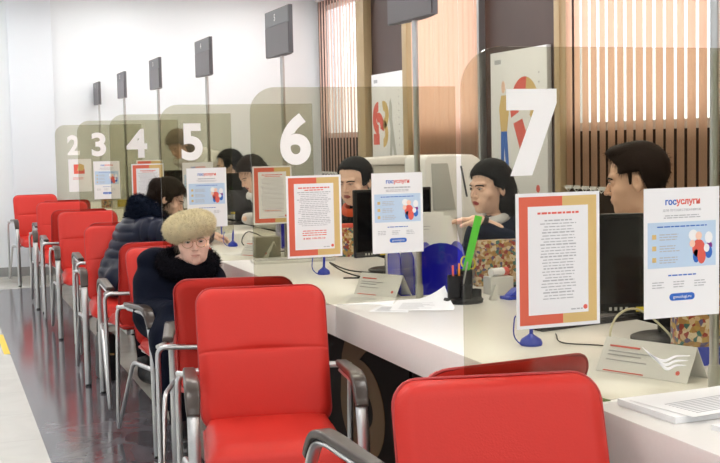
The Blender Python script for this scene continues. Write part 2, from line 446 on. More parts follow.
# ------------------------------------------------------------------ posters on the piers
def poster(y0, y1, z0, z1, kind, label):
    """hangs on the window wall and faces -X; u runs towards -Y"""
    t = thing('wall_poster', label, 'poster', (XW, y1, z0))
    W, H = y1-y0, z1-z0
    b = MB(); b.box((-.045, -W, 0), (-.005, 0, H)); b.build('board', M['paper'], t, bevel=.002)
    def poly(name, pts, m, d=.001): 
        q = MB(); q.prism(pts, (-.045, 0, 0), (0, -1, 0), (0, 0, 1), (-d, 0, 0)); return q.build(name, m, t)
    def arc(cx, cz, r0, r1, a0, a1, n=20):
        A = [(cx+r1*math.cos(a0+(a1-a0)*k/n), cz+r1*math.sin(a0+(a1-a0)*k/n)) for k in range(n+1)]
        return A+[(cx+r0*math.cos(a1+(a0-a1)*k/n), cz+r0*math.sin(a1+(a0-a1)*k/n)) for k in range(n+1)]
    R, T = M['red_ink'], M['tan_ink']
    if kind == 1:
        # red and gold bracket forms left, pale grey figure drawing right
        cx = W*.22
        poly('red_shape', arc(cx, H*.60, .07, .17, PI*.5, PI*1.5)+[], R)
        q = MB(); q.prism([(cx-.15, H*.36), (cx+.02, H*.36), (cx+.02, H*.46), (cx-.15, H*.46)], (-.045,0,0), (0,-1,0), (0,0,1), (-.001,0,0))
        q.prism(arc(cx, H*.52, .05, .15, -PI*.1, PI*.7), (-.045,0,0), (0,-1,0), (0,0,1), (-.001,0,0)); q.build('red_shape', R, t)
        poly('gold_shape', arc(cx+.15, H*.63, .04, .14, -PI*.45, PI*.6), T)
        poly('gold_shape', arc(cx+.13, H*.46, .05, .14, -PI*.5, PI*.5), T)
        poly('grey_figure', [(W*.58, H*.74), (W*.62, H*.77), (W*.66, H*.70), (W*.66, H*.58), (W*.74, H*.36), (W*.80, H*.22), (W*.72, H*.22), (W*.66, H*.36), (W*.62, H*.22), (W*.56, H*.22), (W*.60, H*.5), (W*.55, H*.62)], M['grey'])
    else:
        cx, cz = W*.62, H*.50
        poly('red_shape', arc(cx, H*.62, .10, .24, PI*.45, PI*1.1)+[], R)
        poly('gold_shape', arc(cx, H*.62, .10, .24, -PI*.2, PI*.45), T)
        poly('red_shape', [(W*.42, H*.52), (W*.58, H*.55), (W*.80, H*.25), (W*.62, H*.22)], R)
        poly('gold_shape', [(W*.88, H*.55), (W*.74, H*.50), (W*.62, H*.22), (W*.72, H*.25)], T, .0014)
        # standing man in yellow top and blue trousers
        poly('figure_legs', [(W*.19, H*.47), (W*.30, H*.47), (W*.34, H*.17), (W*.29, H*.17), (W*.25, H*.38), (W*.23, H*.17), (W*.18, H*.17)], M['blue_ink'], .002)
        poly('figure_shoes', [(W*.18, H*.17), (W*.34, H*.17), (W*.36, H*.15), (W*.16, H*.15)], M['dark_ink'], .002)
        poly('figure_top', [(W*.19, H*.47), (W*.30, H*.47), (W*.34, H*.60), (W*.29, H*.71), (W*.20, H*.71), (W*.16, H*.62)], M['tan_ink'], .002)
        poly('figure_head', [(W*.24+.032*math.cos(a*.5), H*.765+.05*math.sin(a*.5)) for a in range(13)], M['skin'], .002)
        text('poster_text', 'ПРИЕЗЖАЙТЕ', M['dark_ink'], (-.0452, -W*.10, H*.115), (0,-1,0), (0,0,1), h=.03, parent=t, bold=.01)
        text('poster_text', 'ОФОРМЛЯЙТЕ', M['red_ink'], (-.0452, -W*.10, H*.080), (0,-1,0), (0,0,1), h=.03, parent=t, bold=.01)
    # small lines of print
    q = MB()
    if kind == 1:
        for i in range(2): q.prism([(W*.08, H*(.12-.035*i)), (W*.5, H*(.12-.035*i)), (W*.5, H*(.135-.035*i)), (W*.08, H*(.135-.035*i))], (-.045,0,0), (0,-1,0), (0,0,1), (-.001,0,0))
    for i in range(9): q.prism([(W*.86, H*(.35+.06*i)), (W*.88, H*(.35+.06*i)), (W*.88, H*(.362+.06*i)), (W*.86, H*(.362+.06*i))], (-.045,0,0), (0,-1,0), (0,0,1), (-.001,0,0))
    q.prism([(W*.08, H*.92), (W*.2, H*.92), (W*.2, H*.95), (W*.08, H*.95)], (-.045,0,0), (0,-1,0), (0,0,1), (-.001,0,0))
    q.build('small_print', M['grey_ink'], t)
    poly('logo', [(W*.84+.03*math.cos(a*.6), H*.10+.03*math.sin(a*.6)) for a in range(11)], R)
poster(10.82, 11.70, .96, 2.09, 1, 'white poster with red and gold bracket shapes, left of the central pole')
poster(7.93, 8.88, .90, 2.10, 2, 'white poster of a man in blue trousers, behind the numeral seven')

# ------------------------------------------------------------------ service desks
def desk(n, y0, y1):
    t = thing('service_desk', f'white topped desk, {n}', 'desk', (1.393, y0, 0))
    L = y1-y0-.004
    b = MB(); b.box((0, 0, .683), (.80, L, .802)); b.build('worktop', M['counter'], t, bevel=.004)
    b = MB(); b.box((.30, .01, 0), (.33, L-.01, .683)); b.build('front_panel', M['desk'], t)
    for y in (.01, L-.04):
        b = MB(); b.box((.33, y, 0), (.78, y+.03, .683)); b.build('side_panel', M['desk'], t)
    return t
names = {8: 'nearest of the row, under the thick stack of forms', 7: 'with the green ruler and the blue file holder on it', 6: 'reached over by the orange scarf person, with a white keyboard', 5: 'on which the person in the quilted jacket writes',
         4: 'third from the end wall', 3: 'second from the end wall', 2: 'last of the row, against the end wall'}
for n in (8, 7, 6, 5, 4, 3, 2):
    y0 = 2.368-1.836 if n == 8 else YK[n]
    t = desk(names[n], y0, y0+1.834)
    if n in (7, 6, 5, 4, 3, 2):
        y = .38+.45 if n == 6 else 1.0
        if n == 6:
            q = MB(); cy, cz = .562, .26; N = 32; o_, i_ = [], []
            for k in range(N+1):
                a = 2*PI*k/N; o_.append((-cy+.28*math.cos(a), cz+.215*math.sin(a))); i_.append((-cy+.02+.12*math.cos(a), cz+.005+.085*math.sin(a)))
            q.prism(o_+i_[::-1], (.2995, 0, 0), (0,-1,0), (0,0,1), (-.002,0,0))
            q.prism([(-cy-.28, cz), (-cy-.25, cz+.2), (-cy-.16, cz+.34), (-cy+.02, cz+.40), (-cy+.08, cz+.40), (-cy+.08, cz+.27), (-cy-.06, cz+.19), (-cy-.12, cz)], (.2993, 0, 0), (0,-1,0), (0,0,1), (-.002,0,0))
            q.build('desk_number', M['goldnum'], t)
        else: text('desk_number', str(n), M['goldnum'], (.2995, y, .06), (0,-1,0), (0,0,1), w=.46, h=.60, bold=.06, depth=.002, parent=t)

# ------------------------------------------------------------------ glass screens with their numbers
def rounded(w, h, r, n=10):
    pts = [(0, 0), (w, 0), (w, h)]
    for k in range(n+1):
        a = PI/2+PI/2*k/n; pts.append((r+r*math.cos(a), h-r+r*math.sin(a)))
    return pts
def screen(n):
    y = YK[n]
    t = thing('glass_screen', f'smoked transparent screen bearing the white numeral {n}, '+{7: 'nearest, before the young man', 6: 'left of the central pole', 5: 'above the fur hat', 4: 'behind the woman in the quilted jacket', 3: 'second farthest', 2: 'farthest, by the end wall'}[n], 'screen', (1.086, y, .806))
    g = MB(); g.prism(rounded(.815, .812, .095), (0, 0, 0), (1, 0, 0), (0, 0, 1), (0, .008, 0)); g.build('glass', M['panel'], t)
    wid = {7: .112, 6: .118, 5: .11, 4: .135, 3: .115, 2: .115}[n]
    if n == 7:
        q = MB(); q.prism([(0, .145), (0, .192), (.125, .192), (.125, .160), (.062, 0), (.008, 0), (.068, .145)], (.107, -.0003, .527), (1,0,0), (0,0,1), (0,-.0008,0)); q.build('numeral', M['white'], t)
    else: text('numeral', str(n), M['white'], (.11, -.0003, .527), (1,0,0), (0,0,1), w=wid, h=.19, bold=.035, parent=t)
    if n == 7:
        wv = MB()
        for k in range(3):
            P = bez([(.452+k*.012, -.0008, .118-k*.009), (.480+k*.010, -.0008, .094-k*.009), (.512+k*.004, -.0008, .080-k*.010), (.545, -.0008, .088-k*.011), (.585-k*.006, -.0008, .086-k*.011)], 8)
            wv.sweep(P, [.0006+.003*math.sin(PI*(i/(len(P)-1))) for i in range(len(P))], .0006, up=(0,0,1), n=6)
        wv.build('wave_decal', M['white'], t)
def pole(n):
    y = YK[n] if n in YK else 0
    y = YK.get(n, y)
    where = {7: 'at the right edge of the photo', 6: 'holding screen 6', 5: 'holding screen 5', 4: 'holding screen 4', 3: 'holding screen 3', 2: 'holding screen 2', 1: 'farthest of the row'}[n]
    t = thing('display_pole', f'steel pole with a dark queue number display, {where}', 'queue display', (1.765 if n == 7 else 1.752, y+.035, .802))
    p = MB(); p.lathe([(.0115, 0), (.0115, 1.20)], n=16); p.build('pole', M['chrome'], t, smooth=True)
    p = MB(); p.lathe([(.015, 0), (.015, .05), (.013, .055)], n=16); p.build('collar', M['grey'], t, smooth=True)
    # display facing the visitors (-X), curved back
    b = MB(); pts = [(-.03, -.225), (-.03, .225)]
    for k in range(9):
        a = k/8; pts.append((-.01+.028*math.sin(PI*a), .225-.45*a))
    A = MB(); A.prism(pts, (0, -.02, 1.068), (1,0,0), (0,1,0), (0,0,.242)); A.build('casing', M['signside'], t)
    A = MB(); A.box((-.033, -.24, 1.228), (-.030, .20, 1.308)); A.build('number_plate', M['signgrey'], t)
    A = MB(); A.box((-.0335, -.24, 1.07), (-.030, .20, 1.224)); A.build('display', M['signdark'], t)
    text('number', str(n), M['white'], (-.0332, .02, 1.25), (0,-1,0), (0,0,1), h=.036, bold=.02, parent=t)
for n in (7, 6, 5, 4, 3, 2): screen(n)
for n in (7, 6, 5, 4, 3, 2, 1): pole(n)

# ------------------------------------------------------------------ notices taped on the screens
def lines(mb, x0, x1, z, h, r, fill=.8, centre=True, y=-.0016):
    w = (x1-x0)*fill*r.uniform(.8, 1.1); w = min(w, x1-x0)
    a = (x0+x1-w)/2 if centre else x0; e = a+w
    while a < e:
        b = min(e, a+r.uniform(.006, .018)); mb.box((a, y, z), (b, y+.0005, z+h)); a = b+.0025
def doc_sheet(n, x, side, label):
    y = YK[n]-.0016; r = random.Random(n)
    t = thing('notice', label, 'notice', (x, y, .988)); W, H = .213, .305
    b = MB(); b.box((0, -.0008, 0), (W, 0, H)); b.build('sheet', M['paper'], t)
    q = MB(); q.box((.008, -.0011, .008), (W*.55, -.0008, H-.008)); q.build('red_border', M['frame_red'], t)
    q = MB(); q.box((W*.55, -.0011, .008), (W-.008, -.0008, H-.008)); q.build('tan_border', M['tan_ink'], t)
    q = MB(); q.box((.03, -.0014, .03), (W-.03, -.0011, H-.03)); q.build('page', M['paper'], t)
    q = MB(); lines(q, .045, W-.045, H-.048, .0045, r, .95)
    if n != 7: lines(q, .055, W-.055, H-.056, .0035, r, .8)
    if n == 6:
        for k in range(3): lines(q, .04, W-.04, .098-.008*k, .003, r, .8)
    q.build('red_print', M['red_ink'], t)
    q = MB(); z = H-.064; k = 0
    while z > (.115 if n == 6 else .06):
        lines(q, .036, W-.036, z, .0022 if k % 4 else .003, r, .6 if n == 7 else .85); z -= .0068; k += 1
    lines(q, W-.075, W-.045, .037, .003, r, 1)
    q.build('grey_print', M['grey_ink'], t)
    if n in (6, 5): text('phone_number', '8 800 100-70-10', M['red_ink'], (.062, -.0014, .068), (1,0,0), (0,0,1), w=.085, h=.0065, bold=.02, depth=.0004, parent=t)
    q = MB(); q.lathe([(.0055, -.0018), (.0055, -.0011)], (W-.038, 0, .042), n=12, axis='y'); q.build('emblem', M['red_ink'], t)
    return t
def gos_sheet(n, x, label):
    y = YK[n]-.0016; r = random.Random(50+n)
    t = thing('notice', label, 'notice', (x, y, .988)); W, H = .208, .305
    b = MB(); b.box((0, -.0008, 0), (W, 0, H)); b.build('sheet', M['paper'], t)
    text('title_blue', 'гос', M['blue_ink'], (W*.28, -.0008, H-.040), (1,0,0), (0,0,1), h=.0125, bold=.03, depth=.0005, parent=t)
    text('title_red', 'услуги', M['red_ink'], (W*.28+.030, -.0008, H-.0435), (1,0,0), (0,0,1), h=.0165, bold=.03, depth=.0005, parent=t)
    if n == 7: text('subtitle', 'ДЛЯ ПУТЕШЕСТВЕННИКОВ', M['grey_ink'], (W*.5, -.0008, H-.056), (1,0,0), (0,0,1), w=.105, h=.0065, depth=.0005, parent=t, align='C')
    q = MB(); q.box((.010, -.0011, .118), (W-.010, -.0008, .225)); q.build('blue_block', M['paperblue'] , t, )
    q = MB()
    if n != 7: lines(q, .05, W-.05, H-.058, .005, r, 1)
    lines(q, .04, W-.04, H-.066, .0022, r, .9); lines(q, .045, W-.045, H-.071, .0022, r, .8)
    for k in range(3):
        z = .195-.027*k
        for j in range(3): lines(q, .042, .105, z-.006*j, .0024, r, .8, False)
    for k in range(3):
        for j in range(3): lines(q, .022+.058*k, .066+.058*k, .083-.006*j, .0022, r, .7, False)
    q.build('grey_print', M['grey_ink'], t)
    q = MB(); lines(q, .03, W-.03, .213, .0028, r, .9); lines(q, .06, W-.06, .098, .003, r, .9); q.build('blue_print', M['blue_ink'], t)
    q = MB()
    for k in range(3): q.box((.022, -.0015, .186-.027*k), (.033, -.0011, .197-.027*k))
    q.build('orange_icons', M['tan_ink'], t)
    # small figures picture at the right
    cols = [('red_figure', 'red_ink', [(.150, .160, .018, .022), (.158, .143, .012, .02)]), ('skin_figure', 'skin', [(.150, .190, .009, .010), (.132, .172, .008, .009)]),
            ('pale_figure', 'paper', [(.135, .192, .013, .013), (.178, .185, .011, .014), (.172, .160, .008, .01)]), ('blue_figure', 'blue_ink', [(.143, .142, .009, .016), (.178, .150, .010, .015)]), ('violet_figure', 'purple', [(.180, .166, .008, .009)])]
    for nm, m, es in cols:
        q = MB()
        for i, (cx, cz, rx, rz) in enumerate(es):
            q.prism([(cx+rx*math.cos(2*PI*k/12), cz+rz*math.sin(2*PI*k/12)) for k in range(12)], (0, -.0011-.0001*i-.0003*(nm == 'skin_figure'), 0), (1,0,0), (0,0,1), (0,-.0004,0))
        q.build(nm, M[m], t)
    q = MB(); pw, ph = .07, .017; cx, cz = W*.5, .048
    P = [(cx-pw/2+ph/2*math.cos(PI/2+PI*k/8)+ph/2, cz+ph/2*math.sin(PI/2+PI*k/8)) for k in range(9)]+[(cx+pw/2-ph/2+ph/2*math.cos(-PI/2+PI*k/8), cz+ph/2*math.sin(-PI/2+PI*k/8)) for k in range(9)]
    q.prism(P, (0, -.0008, 0), (1,0,0), (0,0,1), (0,-.0006,0)); q.build('button', M['blue_ink'], t)
    text('button_text', 'gosuslugi.ru', M['paper'], (cx, -.0014, cz-.005), (1,0,0), (0,0,1), w=.05, h=.009, depth=.0004, parent=t, align='C')
    return t
doc_sheet(7, 1.212, 0, 'large sharp red and tan bordered notice before the young man')
gos_sheet(7, 1.543, 'white and pale blue notice with a blue button at the right edge, on screen 7')
doc_sheet(6, 1.214, 0, 'red and tan bordered notice with a red phone number, under the numeral six')
gos_sheet(6, 1.549, 'white and pale blue notice with a blue button, on screen 6 beside the pole')
gos_sheet(5, 1.216, 'white and pale blue notice taped under the numeral 5, above the fur hat')
doc_sheet(5, 1.564, 0, 'red and tan bordered notice overlapped by the left edge of screen six')
doc_sheet(4, 1.222, 0, 'small red and tan bordered notice above the quilted jacket hood')
gos_sheet(4, 1.56, 'white notice on screen 4, mostly behind the screen 5 notice')
gos_sheet(3, 1.204, 'white and pale blue notice taped under the numeral 3')
doc_sheet(3, 1.55, 0, 'red bordered notice on screen three, half hidden behind another notice')
def simple_notice():
    t = thing('notice', 'white notice with a red and gold emblem taped under the numeral 2', 'notice', (1.199, YK[2]-.0016, .985)); W, H = .215, .31
    b = MB(); b.box((0, -.0008, 0), (W, 0, H)); b.build('sheet', M['paper'], t)
    q = MB(); q.prism([(.05, .17), (.15, .17), (.15, .215), (.12, .235), (.12, .26), (.05, .26)], (0,-.0008,0), (1,0,0), (0,0,1), (0,-.0005,0)); q.build('red_shape', M['red_ink'], t)
    q = MB(); q.prism([(.08, .20), (.14, .20), (.15, .25), (.10, .27)], (0,-.0013,0), (1,0,0), (0,0,1), (0,-.0005,0)); q.build('gold_shape', M['tan_ink'], t)
    q = MB(); r = random.Random(3)
    for k in range(2): lines(q, .04, W-.05, .13-.012*k, .005, r, .9, False)
    q.build('red_print', M['red_ink'], t)
simple_notice()

# ------------------------------------------------------------------ visitor chairs
def pad_mesh(W, H, r, T, place, crease=None, nu=22, nv=30, back=.35):
    """soft rounded slab: (a, b) in the outline, t the thickness; place(a, b, t) -> 3D"""
    us = [-1+2*i/nu for i in range(nu+1)]; vs = [-1+2*j/nv for j in range(nv+1)]
    if crease is not None:
        vs = sorted(set([v for v in vs if abs(v-crease) > .04]+[crease+d for d in (-.05, -.03, -.015, 0, .015, .03, .05)]))
    nv = len(vs)-1
    front, bk = [], []
    for v in vs:
        for u in us:
            a, b = u*W/2, v*H/2
            ia, ib = W/2-r, H/2-r
            if abs(a) > ia and abs(b) > ib:
                p, q = (abs(a)-ia)/r, (abs(b)-ib)/r; m = max(p, q); l = math.hypot(p, q)
                if l > 1e-9: a = math.copysign(ia+r*p*m/l, a); b = math.copysign(ib+r*q*m/l, b)
            da, db = W/2-abs(a), H/2-abs(b)
            if abs(a) > ia and abs(b) > ib: d = r-math.hypot(abs(a)-ia, abs(b)-ib)
            else: d = min(da, db)
            d = max(0, d); k = min(1, d/.035); t = T*math.sqrt(max(0, 1-(1-k)**2))
            t *= .85+.15*(1-u*u)*(1-v*v)
            if crease is not None:
                c = math.exp(-((v-crease)*H/2/.0035)**2)*.5; t -= T*.16*c
                t -= T*.22*math.exp(-((v-crease)*H/2/.012)**2)*math.exp(-(u/.45)**2)
            front.append(place(a, b, t)); bk.append(place(a, b, -T*back*math.sqrt(max(0, 1-(1-min(1, d/.02))**2))))
    n = nu+1; mb = MB(); N = n*(nv+1); F = []
    idx = {}; V = front[:]; 
    edge = lambda i, j: i in (0, nu) or j in (0, nv)
    m = []
    for j in range(nv+1):
        for i in range(n):
            if edge(i, j): m.append(j*n+i)
            else: m.append(len(V)); V.append(bk[j*n+i])
    for j in range(nv):
        for i in range(nu):
            q = (j*n+i, j*n+i+1, (j+1)*n+i+1, (j+1)*n+i); F.append(q); F.append(tuple(m[k] for k in q)[::-1])
    mb.add(V, F)
    out = []
    for k in range(4):
        cx, cy = [(1,1),(-1,1),(-1,-1),(1,-1)][k]
        for i in range(7):
            a = k*PI/2+PI/2*i/6
            out.append(place(cx*(W/2-r)+r*math.cos(a), cy*(H/2-r)+r*math.sin(a), 0))
    return mb, out
def make_chair():
    t = thing('visitor_chair', 'x', 'chair', (0,0,0), 0, 'red visitor chairs along the desks')
    # backrest leans from (y .13, z .44) to (y .31, z .91)
    def pb(a, b, th):
        s = (b+.235)/.47; y = .125+.175*s+.02*math.sin(PI*s)*-1+.02*(a/.22)**2*-1; z = .445+.462*s
        return (a*(1+.02*s), y-th*.94, z+th*.34)
    mb, out = pad_mesh(.445, .47, .055, .038, pb, crease=.08)
    bk = mb.build('backrest', M['leather'], t, smooth=True, angle=80)
    q = MB(); q.sweep(out, .0042, closed=True, n=6); q.build('piping', M['piping'], bk, smooth=True)
    def ps(a, b, th):
        s = (b+.225)/.45          # 0 front .. 1 back
        z = .432+.012*s-.03*max(0, .25-s)**2/.0625
        return (a*(1.05-.05*s), -.335+.47*s, z+th)
    mb, out = pad_mesh(.435, .45, .05, .048, ps)
    st = mb.build('seat', M['leather'], t, smooth=True, angle=80)
    q = MB(); q.sweep(out, .0042, closed=True, n=6); q.build('piping', M['piping'], st, smooth=True)
    for s in (-1, 1):
        x = .262*s
        P = bez([(x, -.335, .006), (x, -.33, .30), (x, -.315, .50), (x, -.265, .615), (x, -.19, .645), (x, -.05, .640), (x, .07, .635)], 6)
        q = MB(); q.sweep(P, .019, .010, up=(1,0,0), n=12); q.build('leg', M['chrome'], t, smooth=True)
        q = MB(); q.lathe([(.016, 0), (.018, .012)], (x, -.335, 0), n=10); q.build('foot_cap', M['rubber'], t)
        # V-shaped rear tube: back bracket at armrest height, down, floor, up to the front leg
        xo = .30*s
        P = fillet([(.19*s, .19, .635), (xo, .17, .635), (xo, .215, .012), (xo-.01*s, .13, .20), (xo-.02*s, -.10, .405), (x, -.31, .405)], .045)
        P = fillet([(.19*s, .185, .635), (xo, .165, .635), (xo, .225, .014), (xo-.012*s, -.06, .40), (x, -.32, .40)], .04)
        q = MB(); q.sweep(P, .0105, n=10); q.build('leg', M['chrome'], t, smooth=True, angle=70)
        P = bez([(x, .115, .652), (x, -.05, .662), (x, -.18, .668), (x, -.245, .655), (x, -.285, .615), (x, -.30, .588)], 6)
        n = len(P); q = MB(); q.sweep(P, [.021+.004*math.sin(PI*min(1, i/n*1.1)) for i in range(n)], [.011+.003*(i/n) for i in range(n)], up=(1,0,0), sect='rect')
        q.build('armrest', M['armpad'], t, bevel=.003)
        q = MB(); q.sweep(fillet([(x, .09, .64), (xo, .165, .635)], .01), .009, n=8); q.build('joint', M['chrome'], t, smooth=True)
    q = MB(); q.sweep(fillet([(-.26, .185, .635), (0, .215, .635), (.26, .185, .635)], .1), .010, n=8); q.build('back_bracket', M['chromedark'], t, smooth=True)
    q = MB(); q.sweep(fillet([(-.262, -.315, .40), (-.2, -.22, .415), (.2, -.22, .415), (.262, -.315, .40)], .05), .010, n=8)
    q.box((-.19, -.22, .408), (-.17, .16, .43)); q.box((.17, -.22, .408), (.19, .16, .43)); q.build('seat_frame', M['chromedark'], t)
    return t
D = math.radians
CH_FRONT = [  # facing the camera: x, y of back top, turn, label
    (1.075, 4.10, -10, 'red armchair facing the camera in front of screen 6, empty, its whole seat in view'),
    (1.09, 5.97, 6, 'red armchair the old woman in the fur hat sits on'),
    (1.11, 7.72, -4, 'red armchair under the woman in the navy quilted jacket'),
    (1.12, 9.53, -3, 'empty red armchair directly behind the woman in the quilted jacket'),
    (1.10, 11.30, -3, 'second red armchair from the end wall, empty, facing the camera'),
    (1.00, 13.18, 3, 'farthest red armchair, empty, against the white end wall'),
    (1.12, 2.31, -12, 'nearest red armchair, its back filling the bottom right of the photo'),
]
CH_BACK = [
    (1.045, 4.36, -13, 'red armchair facing away, back to back with the chair in front of screen 6'),
    (1.12, 6.2, 0, 'red armchair facing away, behind the old woman in the fur hat'),
    (1.17, 7.97, 0, 'red armchair facing away, directly behind the woman in the quilted jacket'),
    (1.10, 9.78, 0, 'red armchair facing away, its edge showing left of the third empty back from the wall'),
    (1.17, 11.55, 0, 'red armchair facing away, back to back with the second chair from the end wall'),
    (1.23, 2.39, 6, 'red armchair facing away, a sliver of its back above the nearest chair'),
]
proto = make_chair(); first = True
for lst, back in ((CH_FRONT, 0), (CH_BACK, 1)):
    for x, y, r, lab in lst:
        a = D(r)+(PI if back else 0)
        # the back top sits at local (0, .31)
        ox, oy = x-(-math.sin(a)*.31), y-math.cos(a)*.31
        c = proto if first else dup(proto)
        first = False
        c.location = (ox, oy, 0); c.rotation_euler = (0, 0, a); c['label'] = words(lab)

# ------------------------------------------------------------------ things on the desks
Z0 = .802
def cable(name, pts, r, m, label, group=None):
    q = MB(); q.sweep(bez(pts, 6), r, n=6); o = q.build(name, m, None, smooth=True); return tag(o, label, 'cable', group)
def monitor(x, y, rz, label, W=.47, H=.30, zb=.885):
    t = thing('computer_monitor', label, 'monitor', (x, y, Z0), rz)     # screen faces local -Y
    z = zb-Z0
    b = MB(); b.box((-W/2, -.012, z), (W/2, .012, z+H)); b.box((-W*.3, .012, z+.05), (W*.3, .04, z+H-.05)); b.build('housing', M['black'], t, bevel=.004)
    b = MB(); b.box((-W/2+.012, -.0135, z+.03), (W/2-.012, -.0125, z+H-.012)); b.build('screen', M['screen'], t)
    b = MB()
    for k in range(4): b.box((-W/2+.05+.016*k, -.0135, z+.010), (-W/2+.058+.016*k, -.0122, z+.020))
    b.build('buttons', M['grey'], t)
    b = MB(); b.box((-W/2+.13, -.0135, z+.006), (-W/2+.165, -.0122, z+.020)); b.build('sticker', M['yellowp'], t)
    b = MB(); b.box((-.03, .012, .01), (.03, .035, z+.12)); b.build('neck', M['black'], t, bevel=.004)
    b = MB(); b.lathe([(.115, 0), (.115, .008), (.10, .014), (.03, .020)], (0, .01, 0), n=32); b.build('base', M['black'], t, smooth=True)
    return t
def tent_card(x, y, rz, W, H, label):
    t = thing('tent_card', label, 'sign card', (x, y, Z0), rz)
    b = MB(); b.prism([(0, 0), (.0, .002), (-.05, H), (-.1, .002), (-.1, 0), (-.098, 0), (-.05, H-.005), (-.002, 0)], (-W/2, -.05, 0), (0,-1,0), (0,0,1), (W,0,0))
    b.build('card', M['paper'], t)
    # print on the front slope (towards -Y): slope from (y -.05.., z 0) to (y 0, z H)
    up = Vector((0, .05, H)).normalized(); o = Vector((0, -.0515, 0)); L = math.hypot(.05, H); r = random.Random(int(x*100))
    for nm, m, rows in (('red_print', 'red_ink', [(.74, .05, .45)]), ('grey_print', 'grey_ink', [(.60, .035, .7), (.50, .035, .5), (.36, .03, .6)]), ('red_stripe', 'red_ink', [(.05, .03, .6)])):
        q = MB()
        for a, h, f in rows: q.prism([(-W*.42, L*a), (-W*.42+W*.75*f, L*a), (-W*.42+W*.75*f, L*(a+h)), (-W*.42, L*(a+h))], o, (1,0,0), up, up.cross(Vector((1,0,0)))*-.0008)
        q.build(nm, M[m], t)
    q = MB(); q.prism([(W*.38+.006*math.cos(k*.6), L*.25+.006*math.sin(k*.6)) for k in range(11)], o, (1,0,0), up, up.cross(Vector((1,0,0)))*-.0008); q.build('emblem', M['red_ink'], t)
def pen_stand(x, y, label, s=1.0):
    t = thing('pen_stand', label, 'pen stand', (x, y, Z0))
    q = MB(); q.lathe([(.028*s, 0), (.030*s, .006), (.026*s, .018), (.010*s, .030), (.006*s, .034)], n=18); q.build('base', M['blueo'], t, smooth=True)
    q = MB(); q.sweep([(0, 0, .025), (.004, .002, .075*s), (.006, .003, .10*s)], [.006, .006, .002], n=8); q.build('pen', M['blueo'], t, smooth=True)
    q = MB(); q.sweep(bez([(.02, 0, .01), (-.03, -.01, .004), (-.055, .0, .03), (-.05, .01, .075), (-.045, .01, .09)]), .0022, n=5); q.build('cord', M['blueo'], t, smooth=True)
def keyboard(x, y, rz, m, label):
    t = thing('keyboard', label, 'keyboard', (x, y, Z0), rz)
    b = MB(); b.box((-.21, -.065, 0), (.21, .065, .014)); b.build('body', m, t, bevel=.003)
    b = MB()
    for i in range(5):
        for j in range(15): b.box((-.2+.0268*j, -.055+.0225*i, .014), (-.2+.0268*j+.022, -.055+.0225*i+.018, .020))
    b.build('keys', M['grey'] if m is M['offwhite'] else M['darkgrey'], t)
def papers(x, y, rz, W, H, label, m=None, curl=0, n=1, z=None, name='paper_sheet'):
    z = Z0 if z is None else z; r = random.Random(int(x*77+y*13))
    t = thing(name, label, 'paper', (x, y, z+.0005), rz)
    q = MB(); N = 12; V = []; F = []
    for i in range(N+1):
        for j in range(N+1):
            a, b = i/N, j/N; k = max(0, a+b-1.3)/.7
            V.append(((a-.5)*W-curl*k*.05, (b-.5)*H-curl*k*.04, curl*k**1.6*.055))
    for i in range(N):
        for j in range(N): F.append((i*(N+1)+j, (i+1)*(N+1)+j, (i+1)*(N+1)+j+1, i*(N+1)+j+1))
    th = .0006*n; nv = len(V)
    V2 = V+[(a, b, c+th) for a, b, c in V]; F2 = [f[::-1] for f in F]+[tuple(i+nv for i in f) for f in F]
    bd = [i*(N+1) for i in range(N+1)]+[N*(N+1)+j for j in range(1, N+1)]+[i*(N+1)+N for i in range(N-1, -1, -1)]+[j for j in range(N-1, 0, -1)]
    F2 += [(bd[k], bd[(k+1) % len(bd)], bd[(k+1) % len(bd)]+nv, bd[k]+nv) for k in range(len(bd))]
    q.add(V2, F2); q.build('sheet', m or M['paper'], t, smooth=True)
    if not m:
        q = MB()
        for k in range(9):
            b = (-.38+.06*k)*H; q.box((-W*.38, b, th+.0002), (-W*.38+W*.6*r.uniform(.5, 1), b+.004, th+.0005))
        q.build('print', M['grey_ink'], t)
    return t

# desk of station 7 (right)
monitor(2.06, 3.02, D(-20), 'glossy black monitor in front of the man, behind the right edge notices')
keyboard(1.98, 3.42, D(12), M['black'], 'black keyboard behind the red and tan notice on screen 7')
cable('cable', [(1.93, 3.0, Z0+.006), (1.80, 2.82, Z0+.01), (1.72, 2.80, .86), (1.76, 2.83, .92), (1.84, 2.85, .93), (1.90, 2.80, .87), (1.93, 2.78, Z0+.006)], .0035, M['cable'], 'cream cable looping up in front of the round base of the right monitor')
cable('cable', [(1.80, 3.25, Z0+.003), (1.74, 3.1, Z0+.003), (1.82, 3.0, Z0+.003), (1.78, 2.9, Z0+.003)], .002, M['bcable'], 'thin black cable lying left of the right monitor base')
tent_card(1.715, 2.60, D(-66), .27, .085, 'white tent card with red print in front of the right monitor')
pen_stand(1.645, 3.12, 'blue corded pen stand below the notice under the numeral 7', 1.15)
ib = thing('painted_box', 'colourful box painted with icons above a blue foot, at the right edge', 'box', (1.93, 2.66, Z0), D(-14))
b = MB(); b.box((-.09, -.03, .05), (.09, .03, .21)); b.build('body', M['icon'], ib, bevel=.002)
b = MB(); b.box((-.092, -.032, 0), (.092, .032, .05)); b.build('foot', M['blueo'], ib)
papers(1.605, 2.235, D(3), .30, .21, 'thick stack of white forms on the near desk under screen 7', n=24)
papers(1.67, 1.985, D(14), .30, .21, 'white forms fanned out on the near desk at the bottom right', n=18)
papers(1.62, 2.225, D(9), .29, .20, 'loose printed form on top of the thick stack of white forms', n=1, z=Z0+.0155)
papers(1.425, 2.42, D(10), .05, .10, 'green edged leaflet at the desk edge beside the stack of forms', M['greenp'], n=3)

